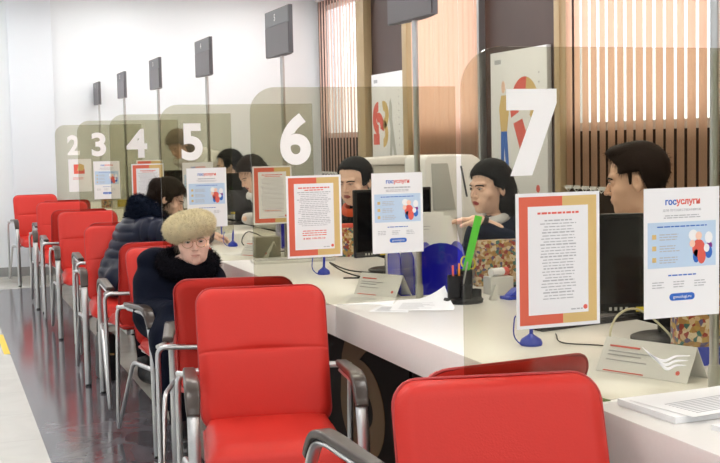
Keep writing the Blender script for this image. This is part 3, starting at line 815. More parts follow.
# desk of station 6
monitor(2.02, 5.20, D(10), 'glossy black monitor behind the notices of screen 6', W=.42, H=.315, zb=.875)
cable('cable', [(1.92, 5.05, Z0+.004), (1.78, 5.15, Z0+.02), (1.72, 5.25, Z0+.05), (1.74, 5.1, Z0+.02), (1.80, 4.95, Z0+.004), (1.92, 4.92, Z0+.004), (1.70, 5.0, Z0+.004)], .0035, M['bcable'], 'tangled black cable left of the monitor base behind screen 6')
cable('cable', [(1.98, 5.0, Z0+.004), (1.86, 4.7, Z0+.06), (1.88, 4.66, .93), (1.95, 4.7, .97), (1.97, 4.72, .90)], .0035, M['cable'], 'cream cable looping beside the monitor behind screen 6')
tent_card(1.66, 4.40, D(-62), .22, .085, 'white tent card with red print left of the blue file holder')
pen_stand(1.68, 5.22, 'blue corded pen stand below the notice under the numeral 6', 1.0)
papers(1.57, 4.30, D(-28), .21, .30, 'printed folder lying on the desk behind screen 6', n=3)
papers(1.70, 4.06, D(-28), .23, .32, 'white form with a curled up corner lying in front of the pole of screen 6', curl=1.0, n=1, z=Z0+.0012)
papers(1.565, 4.03, D(-35), .14, .20, 'printed form showing under the left edge of the curled sheet', n=1)
# blue file holder with its papers
t = thing('file_holder', 'deep blue plastic file holder right of the pole of screen 6', 'file holder', (1.89, 4.42, Z0), D(-8))
for k, x in enumerate((-.165, -.11, -.03, .045, .10)):
    q = MB(); hh = .20-.02*(k % 2)
    P = [(-.11, 0), (.11, 0), (.11, .14)]+[(.11*math.cos(a), .13+(hh-.13)*math.sin(a)) for a in [PI*j/12 for j in range(1, 12)]]+[(-.11, .14)]
    q.prism(P, (x, 0, 0), (0,1,0), (0,0,1), (.003,0,0)); q.build('side_panel', M['bluep'], t)
q = MB(); P = [(-.10, 0), (.105, 0), (.105, .12)]+[(.0+.105*math.cos(a), .12+.085*math.sin(a)) for a in [PI*j/12 for j in range(1, 12)]]+[(-.10, .12)]
q.prism(P, (0, -.112, 0), (1,0,0), (0,0,1), (0,.004,0)); q.build('front_panel', M['bluep'], t)
q = MB(); q.box((-.165, -.11, 0), (.10, .11, .004)); q.build('bottom', M['bluep'], t)
for i, (x, y, rx, h, lab) in enumerate([(1.87, 4.56, .10, .30, 'tall white sheet standing in the blue file holder, leftmost'), (1.93, 4.54, -.10, .285, 'white sheet standing in the blue file holder, middle'), (2.00, 4.60, -.25, .27, 'grey white sheet leaning behind the green ruler')]):
    t = thing('paper_sheet', lab, 'paper', (x, y, Z0+.006), D(-5))
    q = MB(); c, s = math.cos(rx), math.sin(rx); w2 = .13
    q.prism([(-w2*c, 0), (w2*c, 0), (w2*c+h*s*.6, h), (-w2*c+h*s*.6, h+.01)], (0, 0, 0), (1,0,0), (0,.22,1), (0,.001,0)); q.build('sheet', M['white'], t)
    q = MB(); r = random.Random(i)
    for k in range(4): q.box((-.08+h*s*.5, .045*k*.06-.002, h-.03-.012*k), (-.08+h*s*.5+.12*r.uniform(.5, 1), .001, h-.0275-.012*k))
    for j in range(len(q.v)): q.v[j] = (q.v[j][0], q.v[j][2]*.22-.0012, q.v[j][2])
    q.build('print', M['grey_ink'], t)
# pen holder
t = thing('pen_holder', 'round black desk organiser in front of the blue file holder', 'pen holder', (1.855, 4.06, Z0))
q = MB(); q.lathe([(.075, 0), (.078, .012), (.07, .02), (.05, .022)], n=28); q.build('base', M['black'], t, smooth=True)
for (x, y, r, h) in ((-.035, -.01, .03, .105), (.02, .025, .03, .12), (.035, -.03, .026, .05), (-.005, -.042, .022, .07)):
    q = MB(); q.lathe([(r, .015), (r, h), (r-.003, h), (r-.003, .02)], (x, y, 0), n=18); q.build('cup', M['black'], t, smooth=True)
def stick(name, a, b, r, m, label, cat, flat=None):
    q = MB()
    if flat: q.sweep([a, b], flat, r, up=(1,-.3,0), sect='rect')
    else: q.sweep([a, b], r, n=8)
    return tag(q.build(name, m, None, smooth=not flat), label, cat)
stick('ruler', (1.865, 4.085, .86), (1.925, 4.06, 1.125), .0015, M['green'], 'bright green ruler standing in the black organiser', 'ruler', flat=.014)
stick('pen', (1.835, 4.05, .84), (1.832, 4.04, .952), .004, M['orange'], 'orange pen in the black organiser', 'pen')
stick('pen', (1.812, 4.05, .84), (1.806, 4.04, .945), .004, M['pinkp'], 'coral pen in the black organiser, leftmost', 'pen')
stick('pen', (1.85, 4.06, .84), (1.872, 4.05, .955), .0035, M['grey'], 'grey pen beside the green ruler in the black organiser', 'pen')
t = thing('scissors', 'scissors with black and yellow handles in the black organiser', 'scissors', (1.882, 4.10, .86))
q = MB(); q.box((-.006, -.002, -.02), (.006, .002, .07)); q.build('blades', M['chrome'], t)
for dx, dz in ((.0, .09), (.030, .08)):
    q = MB(); q.sweep([(dx+.014*math.cos(2*PI*k/12), 0, dz+.02*math.sin(2*PI*k/12)) for k in range(12)], .0035, closed=True, n=6); q.build('handle', M['yellowp'] , t, smooth=True)
q = MB(); q.box((2.03, 4.18, Z0), (2.13, 4.25, Z0+.07)); tag(q.build('paper_box', M['offwhite'], None, bevel=.003), 'small white box beside the black organiser', 'box')
t = thing('tape_roll', 'red and white glue tube lying on the small white box', 'glue', (2.08, 4.21, Z0+.088), D(20))
q = MB(); q.sweep([(-.045, 0, 0), (.02, 0, 0)], .016, n=14); q.build('tube', M['paper'], t, smooth=True)
q = MB(); q.sweep([(.02, 0, 0), (.045, 0, 0)], .0165, n=14); q.build('cap', M['red_ink'], t, smooth=True)
t = thing('hole_punch', 'blue hole punch right of the black organiser', 'hole punch', (2.09, 4.06, Z0), D(10))
q = MB(); q.box((-.07, -.03, 0), (.07, .03, .012)); q.build('base', M['blueo'], t, bevel=.003)
q = MB(); q.prism([(-.06, .012), (.065, .014), (.06, .045), (-.02, .04)], (0, -.02, 0), (1,0,0), (0,0,1), (0,.04,0)); q.build('lever', M['blueo'], t, bevel=.004)
q = MB(); q.prism([(0, 0), (.03, 0), (.035, .055), (.025, .06)], (1.965, 4.05, Z0), (1,0,0), (0,0,1), (0,.02,0)); tag(q.build('binder_clip', M['offwhite'], None, bevel=.002), 'beige clip standing between the organiser and the blue hole punch', 'clip')
t = thing('gift_bag', 'small bag with a colourful icon pattern behind the white box', 'bag', (2.20, 4.47, Z0), D(-8))
q = MB(); q.box((-.10, -.03, 0), (.10, .03, .19)); q.build('body', M['icon'], t, bevel=.002)
t = thing('pen_cup_box', 'small colourful patterned box standing in for a pen cup, between the two notices of screen 6', 'bag', (2.02, 5.98, Z0), D(-20))  # patterned box in place of a cup of coloured pens
q = MB(); q.box((-.07, -.03, 0), (.07, .03, .17)); q.build('body', M['icon'], t, bevel=.002)
q = MB(); q.box((-.071, -.031, .155), (.071, .031, .175)); q.build('rim', M['pinkp'], t, bevel=.002)
keyboard(1.72, 5.86, D(-4), M['offwhite'], 'white keyboard seen through screen 6, behind its left notice')
q = MB(); q.box((1.60, 6.15, Z0), (1.74, 6.22, Z0+.11)); tag(q.build('card_reader', M['cab'], None, bevel=.004), 'beige box on the desk between screens 6 and 5', 'box')

# stations further away
where = {5: 'between screens 6 and 5', 4: 'between screens 5 and 4', 3: 'between screens 4 and 3', 2: 'between screens 3 and 2'}
for n in (5, 4, 3):
    y = YK[n]
    monitor(2.0 if n < 4 else 2.18, y+(.7 if n == 3 else .95), D(8), f'black monitor on the desk {["just beyond screen 3", "just beyond screen 4", "just beyond screen 5"][n-3]}', W=.42, H=.315, zb=.875)
    pen_stand(1.66, y+.88, f'blue corded pen stand on the desk {["beyond screen 3", "beyond screen 4", "beyond screen 5"][n-3]}')
    papers(1.62, y+.35, D(20), .21, .30, f'white form lying on the desk {["beyond screen 3", "beyond screen 4", "beyond screen 5"][n-3]}')
    papers(1.85, y+.2, D(-15), .21, .30, f'white form further in on the desk {["beyond screen 3", "beyond screen 4", "beyond screen 5"][n-3]}')
    tent_card(1.65, y+.20, D(-62), .22, .085, f'white tent card {["behind screen 3", "behind screen 4", "behind screen 5"][n-3]}')
t = thing('file_holder', 'blue plastic file holder on the desk behind the screen 5 notice', 'file holder', (1.98, 6.72, Z0), D(-8))
for k, x in enumerate((-.09, -.03, .03, .09)):
    q = MB(); q.prism([(-.12, 0), (.12, 0), (.12, .10), (.02, .24), (-.08, .26), (-.12, .20)], (x, 0, 0), (0,1,0), (0,0,1), (.004,0,0)); q.build('side_panel', M['bluep'], t)
q = MB(); q.prism([(-.09, 0), (.094, 0), (.094, .10), (.03, .22), (-.06, .24), (-.09, .18)], (0, -.124, 0), (1,0,0), (0,0,1), (0,.004,0)); q.build('front_panel', M['bluep'], t)
cable('cable', [(1.80, 6.5, Z0+.004), (1.78, 6.6, Z0+.06), (1.70, 6.7, Z0+.10), (1.64, 6.6, Z0+.04), (1.72, 6.45, Z0+.004), (1.86, 6.4, Z0+.004)], .0035, M['bcable'], 'black cable arching over the desk beyond screen 5')
papers(1.60, 8.15, D(0), .24, .17, 'printed form the woman in the quilted jacket writes on', z=Z0)
# small things on the farthest desk
for i, (x, y, w_, h_, m) in enumerate([(1.55, 11.9, .10, .10, 'icon'), (1.72, 12.0, .14, .07, 'yellowp'), (1.92, 12.1, .16, .14, 'offwhite'), (2.1, 10.6, .20, .10, 'cab')]):
    q = MB(); q.box((x, y, Z0), (x+w_, y+.08, Z0+h_)); tag(q.build('desk_box', M[m], None, bevel=.004), ['small patterned box on the farthest desk, leftmost', 'low yellow box on the farthest desk', 'off white box on the farthest desk', 'grey box on the desk beyond screen 3'][i], 'box')

# office behind the desks
t = thing('office_printer', 'large white office copier behind the pole of screen 6', 'printer', (3.22, 7.30, 0), D(-8))
q = MB(); q.box((-.22, -.30, 0), (.22, .30, .90)); q.build('cabinet', M['cab'], t, bevel=.01)
q = MB(); q.prism([(-.22, .90), (.22, .90), (.24, 1.0), (.15, 1.28), (.10, 1.31), (-.20, 1.31), (-.22, 1.28)], (0, -.30, 0), (1,0,0), (0,0,1), (0,.55,0)); q.build('body', M['white'], t, bevel=.012)
q = MB(); q.prism([(-.17, .96), (-.02, .96), (-.07, 1.26), (-.18, 1.26)], (0, -.302, 0), (1,0,0), (0,0,1), (0,-.006,0)); q.build('paper_tray', M['grey'], t, bevel=.002)
q = MB(); q.prism([(.05, 1.04), (.062, 1.04), (.025, 1.24), (.013, 1.24)], (0, -.302, 0), (1,0,0), (0,0,1), (0,-.004,0)); q.build('handle_groove', M['darkgrey'], t)
t = thing('office_printer', 'flat white scanner on a cabinet, left of the large copier', 'printer', (3.35, 8.9, 0), D(-6))
q = MB(); q.box((-.25, -.25, 0), (.25, .25, 1.12)); q.build('cabinet', M['cab'], t, bevel=.01)
q = MB(); q.box((-.22, -.2, 1.12), (.22, .2, 1.22)); q.build('body', M['offwhite'], t, bevel=.01)
q = MB(); q.prism([(-.24, 1.22), (.24, 1.22), (.22, 1.29), (-.22, 1.27)], (0, -.22, 0), (1,0,0), (0,0,1), (0,.42,0)); q.build('lid', M['white'], t, bevel=.01)

# handbag on the floor
t = thing('handbag', 'black handbag standing on the floor by the chair legs', 'bag', (.94, 7.27, 0), D(6))
q = MB(); P = [(-.17, 0), (.17, 0), (.18, .05), (.15, .25), (.10, .29), (-.10, .29), (-.15, .25), (-.18, .05)]
q.prism([(b_*.0+a*.30, c) for a, b_, c in [(p[0], 0, p[1]) for p in P]], (0, -.10, 0), (1,0,0), (0,0,1), (0,.20,0)); q.build('body', M['bagblack'], t, bevel=.015)
q = MB(); q.sweep(bez([(-.03, -.09, .28), (-.03, -.06, .36), (-.03, .06, .36), (-.03, .09, .28)]), .007, n=8); q.build('handle', M['bagblack'], t, smooth=True)
q = MB(); q.box((-.02, -.104, .16), (.02, -.100, .172)); q.build('clasp', M['goldmetal'], t)

# ------------------------------------------------------------------ people: smooth signed distance bodies, meshed by surface nets
def V3(*a): return np.array(a, float)
def smin(a, b, k):
    h = np.clip(.5+.5*(b-a)/k, 0, 1); return b*(1-h)+a*h-k*h*(1-h)
def smax(a, b, k): return -smin(-a, -b, k)
def ell(P, c, r):
    q = (P-V3(*c)); r = V3(*r); k0 = np.linalg.norm(q/r, axis=1); k1 = np.linalg.norm(q/(r*r), axis=1)
    return k0*(k0-1)/np.maximum(k1, 1e-6)
def cap(P, a, b, ra, rb=None, t_out=False):
    rb = ra if rb is None else rb; a, b = np.asarray(a, float), np.asarray(b, float)
    ab = b-a; t = np.clip((P-a)@ab/(ab@ab), 0, 1); d = np.linalg.norm(P-a-t[:, None]*ab, axis=1)-(ra+(rb-ra)*t)
    return (d, t) if t_out else d
def noise3(P, s, seed=0):
    r = np.random.RandomState(seed); o = np.zeros(len(P))
    for k in range(7):
        d = r.normal(size=3); d /= np.linalg.norm(d); o += np.sin(P@d*s*r.uniform(.6, 1.5)+r.uniform(0, 6.28)+1.3*np.sin(P@r.normal(size=3)*s*.4))
    return o/7
def nets(f, lo, hi, h):
    lo, hi = np.asarray(lo, float), np.asarray(hi, float); n = np.ceil((hi-lo)/h).astype(int)+1; n = ((n+3)//4)*4+1
    # coarse pass, then only near the surface
    cn = (n-1)//4+1; g = np.stack(np.meshgrid(*[np.arange(k)*4*h for k in cn], indexing='ij'), -1).reshape(-1, 3)+lo
    cf = f(g).reshape(cn)
    idx = [np.minimum((np.arange(k)+2)//4, c-1) for k, c in zip(n, cn)]
    A = cf[np.ix_(*idx)].astype(np.float32)
    m = np.abs(A) < 4*h*1.9
    I = np.argwhere(m); A[m] = f(I*h+lo)
    s = A < 0
    c = np.zeros(n-1, np.uint8)
    for dx in (0, 1):
        for dy in (0, 1):
            for dz in (0, 1): c += s[dx:n[0]-1+dx, dy:n[1]-1+dy, dz:n[2]-1+dz]
    act = (c > 0) & (c < 8); cells = np.argwhere(act); vid = -np.ones(n-1, np.int64); vid[act] = np.arange(len(cells))
    acc = np.zeros((len(cells), 3)); cnt = np.zeros(len(cells))
    cor = [(x, y, z) for x in (0, 1) for y in (0, 1) for z in (0, 1)]
    for a in cor:
        for k in range(3):
            if a[k]: continue
            b = list(a); b[k] = 1
            va = A[tuple((cells+a).T)]; vb = A[tuple((cells+b).T)]; x = (va < 0) != (vb < 0)
            t = np.where(x, va/np.where(x, va-vb, 1), 0)
            p = cells+np.array(a)+t[:, None]*(np.array(b)-np.array(a)); acc[x] += p[x]; cnt[x] += 1
    V = acc/cnt[:, None]*h+lo; F = []
    for k in range(3):
        u, v = [(1, 2), (2, 0), (0, 1)][k]
        sl0 = [slice(1, -1)]*3; sl0[k] = slice(0, n[k]-1); sl1 = list(sl0); sl1[k] = slice(1, n[k])
        a, b = s[tuple(sl0)], s[tuple(sl1)]
        for flip in (0, 1):
            e = np.argwhere((a & ~b) if not flip else (~a & b)); off = np.ones(3, int); off[k] = 0; e = e+off
            q = []
            for du, dv in ((-1, -1), (0, -1), (0, 0), (-1, 0)):
                w_ = e.copy(); w_[:, u] += du; w_[:, v] += dv; q.append(vid[tuple(w_.T)])
            q = np.stack(q, 1); F.append(q if not flip else q[:, ::-1])
    return V, np.concatenate(F)
def nmesh(name, parts, mats, parent, mi=None):
    """parts: list of (V, F, matindex array or int)"""
    V, F, I, n = [], [], [], 0
    for v, f, m in parts:
        V.append(v); F.append(f+n); n += len(v); I.append(np.full(len(f), m) if np.isscalar(m) else m)
    V, F, I = np.concatenate(V), np.concatenate(F), np.concatenate(I)
    me = bpy.data.meshes.new(name); me.vertices.add(len(V)); me.vertices.foreach_set('co', V.astype(np.float32).ravel())
    me.loops.add(F.size); me.loops.foreach_set('vertex_index', F.astype(np.int32).ravel())
    me.polygons.add(len(F)); me.polygons.foreach_set('loop_start', np.arange(0, F.size, 4, dtype=np.int32)); me.polygons.foreach_set('loop_total', np.full(len(F), 4, np.int32))
    for m in mats: me.materials.append(m)
    me.polygons.foreach_set('material_index', I.astype(np.int32)); me.polygons.foreach_set('use_smooth', np.ones(len(F), bool))
    me.update(calc_edges=True); me.validate()
    o = bpy.data.objects.new(name, me); COL.objects.link(o)
    if parent: o.parent = parent
    return o

class Head:
    """local frame: x = the person's left, -y = forward, z up, origin between the ears at eye height"""
    def __init__(s, c, face, pitch=0, roll=0, k=1.0, wide=1.0, nose=1.0, jaw=1.0, old=False):
        s.c = V3(*c); a = math.atan2(face[0], -face[1])      # rotation about z taking -y to face
        R = Matrix.Rotation(a, 3, 'Z') @ Matrix.Rotation(pitch, 3, 'X') @ Matrix.Rotation(roll, 3, 'Y')
        s.R = np.array(R); s.k = k; s.w, s.nose, s.jaw, s.old = wide, nose, jaw, old
    def loc(s, P): return (P-s.c)@s.R/s.k
    def world(s, p): return (np.asarray(p)*s.k)@s.R.T+s.c
    def skull(s, p):
        d = ell(p, (0, .012, .035), (.074*s.w, .094, .082))
        return smin(d, ell(p, (0, -.022, -.03), (.060*s.w, .068, .080)), .03)
    def sdf_local(s, p):
        q = p.copy(); q[:, 0] = np.abs(q[:, 0])
        d = s.skull(p)
        d = smin(d, ell(p, (0, -.052, -.082), (.034*s.w*s.jaw, .036, .030)), .03)           # jaw and chin
        d = smin(d, ell(p, (0, -.078, -.100), (.016, .012, .012)), .015)
        d = smin(d, ell(q, (.044*s.w, -.058, -.028), (.020, .020, .018)), .02)               # cheekbone
        d = smin(d, ell(q, (.030, -.070, -.058), (.016, .014, .018)), .02)
        d = smin(d, cap(q, (.010, -.086, .022), (.044, -.072, .024), .008, .007), .012)      # brow
        d = smax(d, -ell(q, (.031, -.098, .002), (.019, .016, .013)), .012)                  # eye socket
        d = smin(d, ell(q, (.031, -.0755, .001), (.0155, .013, .0115)), .004)
        n = s.nose
        d = smin(d, cap(p, (0, -.084, .012), (0, -.084-.024*n, -.030), .006, .0095), .010)
        d = smin(d, ell(q, (.0105, -.092-.004*n, -.034), (.0075, .009, .006)), .006)
        d = smax(d, -ell(q, (.006, -.099-.006*n, -.0415), (.003, .004, .003)), .003)
        d = smin(d, ell(p, (0, -.082, -.056), (.024, .014, .012)), .012)                     # mouth mound
        d = smin(d, ell(p, (0, -.0925, -.0575), (.019, .0065, .0042)), .003)
        d = smin(d, ell(p, (0, -.0905, -.0665), (.017, .0070, .0050)), .003)
        d = smax(d, -cap(q, (0, -.0985, -.0622), (.020, -.092, -.0628), .0014), .002)
        if s.old: e = d+9
        else: e = 0
        e2 = ell(q, (.0745*s.w+.002, .010, -.010), (.0085, .018, .031)); e2 = smax(e2, -ell(q, (.084*s.w, .004, -.006), (.006, .010, .018)), .004); e = e+e2 if s.old else e2
        d = smin(d, e, .006)
        d = smin(d, cap(p, (0, .022, -.06), (0, .050, -.17), .050, .056), .03)               # neck
        if s.old:
            for a, b, r in (((.018, -.094, -.040), (.030, -.082, -.064), .0016), ((.020, -.088, -.072), (.018, -.084, -.088), .0014), ((.020, -.093, -.014), (.042, -.080, -.018), .0014), ((.030, -.078, -.05), (.036, -.06, -.08), .0016)):
                d = smax(d, -cap(q, a, b, r), .004)
            z = p[:, 2]; d = d+.0012*np.sin(z*700)*np.exp(-((z-.042)/.018)**2)*(p[:, 1] < -.05)
        return d
    def sdf(s, P): return s.sdf_local(s.loc(P))*s.k
    def mesh(s, h=.0032):
        V, F = nets(s.sdf_local, (-.105, -.135, -.20), (.105, .125, .13), h)
        c = V[F].mean(1); q = np.abs(c[:, 0])
        lip = ((np.sqrt((q/.021)**2+((c[:, 2]+.0625)/(.006 if s.old else .0105))**2) < 1) & (c[:, 1] < -.084))
        return s.world(V), F, np.where(lip, 1, 0)
    def details(s, parent, brow, eyecol=None, brow_w=.0028, look=0, closed=False):
        for sx in (1, -1):
            c = s.world((.031*sx, -.0785, .0015))
            n = 14; V = []; F = []; I = []
            for i in range(n+1):
                th = PI*i/n
                for j in range(2*n):
                    ph = PI*j/n; V.append((math.sin(th)*math.cos(ph), -math.cos(th), math.sin(th)*math.sin(ph)))
            for i in range(n):
                for j in range(2*n):
                    F.append((i*2*n+j, i*2*n+(j+1) % (2*n), (i+1)*2*n+(j+1) % (2*n), (i+1)*2*n+j)); I.append(1 if i < 3 else 0)
            V = np.array(V)*(.0115, .0115, .0058 if not closed else .003)
            A = np.array(Matrix.Rotation(look, 3, 'Z')); V = V@A.T
            nmesh('eye', [(s.world(V+(.031*sx, -.0805, .0015)), np.array(F), np.array(I))], [M['eyew'], M['iris']], parent)
            q = MB(); P = [s.world((.012*sx, -.0955, .0165)), s.world((.026*sx, -.0945, .0205)), s.world((.040*sx, -.0855, .0195)), s.world((.050*sx, -.073, .014))]
            q.sweep(bez(P, 4), [.0018]+[brow_w*s.k]*11+[.001], n=6); q.build('eyebrow', brow, parent, smooth=True)
            q = MB(); P = [s.world((.017*sx, -.0915, .0035)), s.world((.026*sx, -.0925, .0080)), s.world((.036*sx, -.0895, .0078)), s.world((.045*sx, -.080, .003))]
            q.sweep(bez(P, 4), .0011*s.k, n=5); q.build('eyelid_line', brow, parent, smooth=True)

def fingers(P, w_, d, n, side, curl=.5, k=1.0, hold=False):
    """hand sdf: wrist w_, direction d, palm normal n (facing out of the palm), side=+1 thumb along d x n"""
    d = V3(*d); d /= np.linalg.norm(d); n = V3(*n); n -= d*(n@d); n /= np.linalg.norm(n); s_ = np.cross(d, n)*side; w_ = V3(*w_)
    L = lambda a, b, c: w_+(d*a+s_*b+n*c)*k
    D_ = cap(P, L(.0, 0, 0), L(.03, .0, 0), .026*k, .028*k)
    for b in (-.026, -.009, .009, .026): D_ = smin(D_, cap(P, L(.02, b*.6, 0), L(.088, b, 0), .014*k, .0105*k), .012*k)
    fl = [(.026, .074, .0088), (.009, .083, .0092), (-.009, .077, .0088), (-.026, .060, .0078)]
    for b, l, r in fl:
        p0 = L(.088, b, 0); a = curl*.5; D2 = D_*0+9
        for j, f in enumerate((.45, .30, .25)):
            v = d*math.cos(a)+n*math.sin(a); p1 = p0+v*l*f*k; D2 = smin(D2, cap(P, p0, p1, r*k*(1-.08*j), r*k*(.92-.08*j)), .003); p0 = p1; a += curl*.8
        D_ = smin(D_, D2, .005)
    t0 = L(.022, .020, .006); t1 = L(.050, .046, .016); t2 = L(.078, .050, .026); t3 = L(.098, .044, .034)
    D_ = smin(D_, smin(cap(P, t0, t1, .014*k, .0115*k), smin(cap(P, t1, t2, .011*k, .0095*k), cap(P, t2, t3, .0095*k, .008*k), .003), .004), .008)
    return D_
def hand_mesh(w_, elbow, d, n, side, curl, k=1.0):
    f = lambda P: smin(fingers(P, w_, d, n, side, curl, k), cap(P, V3(*w_), V3(*w_)+(V3(*elbow)-V3(*w_))*.35, .024*k, .030*k), .012)
    c = V3(*w_); lo = c-.21; hi = c+.21
    V, F = nets(f, lo, hi, .0035); return V, F, 0
def hair_mesh(hd, parent, m, thick, region, extra=None, h=.0045, rough=.0010, seed=0, lo=(-.14, -.14, -.30), hi=(.14, .19, .16), strands=2500, sl=.05):
    def f(p):
        d = hd.skull(p)-thick
        d = smax(d, region(p), .010)
        if extra is not None: d = smin(d, extra(p), .012)
        return d+rough*np.sin(np.arctan2(p[:, 0], p[:, 2]+.02)*70+6*np.sin(p[:, 1]*40+seed))+rough*.8*noise3(p, 110, seed)
    V, F = nets(f, lo, hi, h)
    V = hd.world(V); o = nmesh('hair', [(V, F, 0)], [m], parent)
    fluff('hair_strands', V, F, m, o, strands, sl, .0007, seed, droop=1.1, lift=.12)
    return o
def fluff(name, V, F, m, parent, n, ln, wd, seed=0, droop=.35, lift=1):
    """short tapered strands standing out of a surface"""
    r = np.random.RandomState(seed); A = V[F]; nr = np.cross(A[:, 1]-A[:, 0], A[:, 2]-A[:, 0]); ar = np.linalg.norm(nr, axis=1)+1e-12
    i = r.choice(len(F), n, p=ar/ar.sum()); w_ = r.dirichlet((1, 1, 1, 1), n); p = (A[i]*w_[:, :, None]).sum(1); N = nr[i]/ar[i][:, None]
    j = r.normal(size=(n, 3)); t = N*lift+.45*min(1, lift*2.5)*j; t[:, 2] -= droop*r.uniform(0, 1, n); t -= N*np.minimum(0, (t*N).sum(1))[:, None] if lift < 1 else 0; t /= np.linalg.norm(t, axis=1)[:, None]
    s_ = np.cross(t, r.normal(size=(n, 3))); s_ /= np.linalg.norm(s_, axis=1)[:, None]
    L = ln*r.uniform(.5, 1, n)[:, None]; b0 = p-s_*wd-N*.002; b1 = p+s_*wd-N*.002; mid = p+t*L*.6; tip = p+t*L+np.array((0, 0, -1))*L*.15
    VV = np.stack([b0, b1, mid+s_*wd*.6, tip, mid-s_*wd*.6], 1).reshape(-1, 3); k = np.arange(n)*5
    Q = np.concatenate([np.stack([k, k+1, k+2, k+4], 1)]); T = np.stack([k+4, k+2, k+3, k+3], 1)
    me = bpy.data.meshes.new(name); q = [tuple(x) for x in Q]+[tuple(x[:3]) for x in T]
    me.from_pydata([tuple(x) for x in VV], [], q); me.materials.append(m)
    o = bpy.data.objects.new(name, me); COL.objects.link(o); o.parent = parent; o['kind'] = 'stuff'; return o

def limb(P, pts, rs, k=.03):
    d = None
    for i in range(len(pts)-1):
        e = cap(P, pts[i], pts[i+1], rs[i], rs[i+1]); d = e if d is None else smin(d, e, k)
    return d
def bounds(pts, pad): 
    a = np.array(pts); return a.min(0)-pad, a.max(0)+pad
def quilt(P, axis_o, axis_d, pitch, amp):
    t = (P-V3(*axis_o))@V3(*axis_d)/pitch
    return amp*(np.abs(np.sin(PI*t))**.5-.6)

def person(name, label, J, hd, skinm, lipm, clothes, hands=(), h_body=.011):
    """J: pelvis, chest, neck, sh (L,R), el, wr, hip, kn, an ; clothes: list of (name, material, builder(P), bounds, h)"""
    root = thing('person', label, 'person', (0, 0, 0))
    def body(P):
        d = cap(P, J['pelvis'], J['chest'], .115, .115)
        d = smin(d, cap(P, J['sh'][0], J['sh'][1], .05, .05), .05)
        d = smin(d, cap(P, J['chest'], J['neck'], .10, .055), .05)
        for i in (0, 1):
            d = smin(d, limb(P, [J['sh'][i], J['el'][i], J['wr'][i]], [.045, .036, .024]), .02)
            d = smin(d, limb(P, [J['hip'][i], J['kn'][i], J['an'][i]], [.080, .052, .036]), .03)
            an = np.array(J['an'][i]); ft = V3(*J.get('foot', (0, -1, 0))); ft /= np.linalg.norm(ft)
            d = smin(d, cap(P, an+(0, 0, -.01), an+ft*.13+(0, 0, -.035), .035, .026), .02)
        return d
    pts = [J['pelvis'], J['chest'], J['neck']]+list(J['sh'])+list(J['el'])+list(J['wr'])+list(J['kn'])+list(J['an'])
    lo, hi = bounds(pts, .19)
    V, F = nets(body, lo, hi, h_body)
    parts = [(V, F, 0), hd.mesh()]+[hand_mesh(*a) for a in hands]
    nmesh('body', parts, [skinm, lipm], root)
    for nm, m, f, (a, b), h in clothes:
        V, F = nets(f, a, b, h); nmesh(nm, [(V, F, 0)], [m], root)
    return root

def basic_joints(pel, chest, neck, shw, out, el, wr, hip, kn, an, foot):
    pass
def sleeves(P, J, r, k=.02, cut=(1.0, 1.0), quilt_amp=0, pitch=.06):
    d = None
    for i in (0, 1):
        sh, el, wr = [np.array(J[q][i], float) for q in ('sh', 'el', 'wr')]
        e, t = cap(P, sh, el, r[0], r[1], True)
        if quilt_amp: e = e-quilt_amp*(np.abs(np.sin(PI*t*np.linalg.norm(el-sh)/pitch))**.5-.6)
        wr2 = el+(wr-el)*cut[i]
        g, t2 = cap(P, el, wr2, r[1], r[2], True)
        if quilt_amp: g = g-quilt_amp*(np.abs(np.sin(PI*t2*np.linalg.norm(wr2-el)/pitch))**.5-.6)
        e = smin(e, g, k); d = e if d is None else np.minimum(d, e)
    return d
def trousers(J, r=(.098, .070, .055)):
    def f(P):
        d = ell(P, J['pelvis'], (.18, .14, .12))
        for i in (0, 1):
            d = smin(d, limb(P, [J['hip'][i], J['kn'][i], J['an'][i]], list(r)), .03)
            d = np.maximum(d, -(P[:, 2]-(J['an'][i][2]-.0)))if False else d
        return np.maximum(d, J['an'][0][2]-.01-P[:, 2])
    return f
def shoes(J):
    ft = V3(*J.get('foot', (0, -1, 0))); ft /= np.linalg.norm(ft)
    def f(P):
        d = None
        for i in (0, 1):
            an = np.array(J['an'][i], float)
            e = smin(cap(P, an+(0, 0, .05), an+(0, 0, -.02), .062, .056), cap(P, an+(0, 0, -.035)-ft*.02, an+ft*.15+(0, 0, -.045), .052, .042), .03)
            d = e if d is None else np.minimum(d, e)
        return np.maximum(d, .004-P[:, 2])
    return f

def office_chair(x, y, rz, label):
    t = thing('office_chair', label, 'chair', (x, y, 0), rz)           # faces local -Y
    q = MB(); q.box((-.23, -.22, .40), (.23, .22, .452)); q.build('seat', M['black'], t, bevel=.02)
    q = MB(); q.box((-.21, .24, .52), (.21, .28, .92)); q.build('backrest', M['black'], t, bevel=.018)
    q = MB(); q.sweep([(0, .0, .40), (0, .24, .43), (0, .29, .60)], .012, n=8); q.build('back_frame', M['black'], t)
    q = MB(); q.lathe([(.03, .08), (.025, .40)], n=14); q.build('column', M['chromedark'], t, smooth=True)
    q = MB()
    for k in range(5):
        a = 2*PI*k/5; q.sweep([(0, 0, .10), (.27*math.cos(a), .27*math.sin(a), .065)], .016, n=6); q.lathe([(.02, 0), (.025, .025), (.02, .05)], (.27*math.cos(a), .27*math.sin(a), 0), n=10)
    q.build('star_base', M['black'], t)

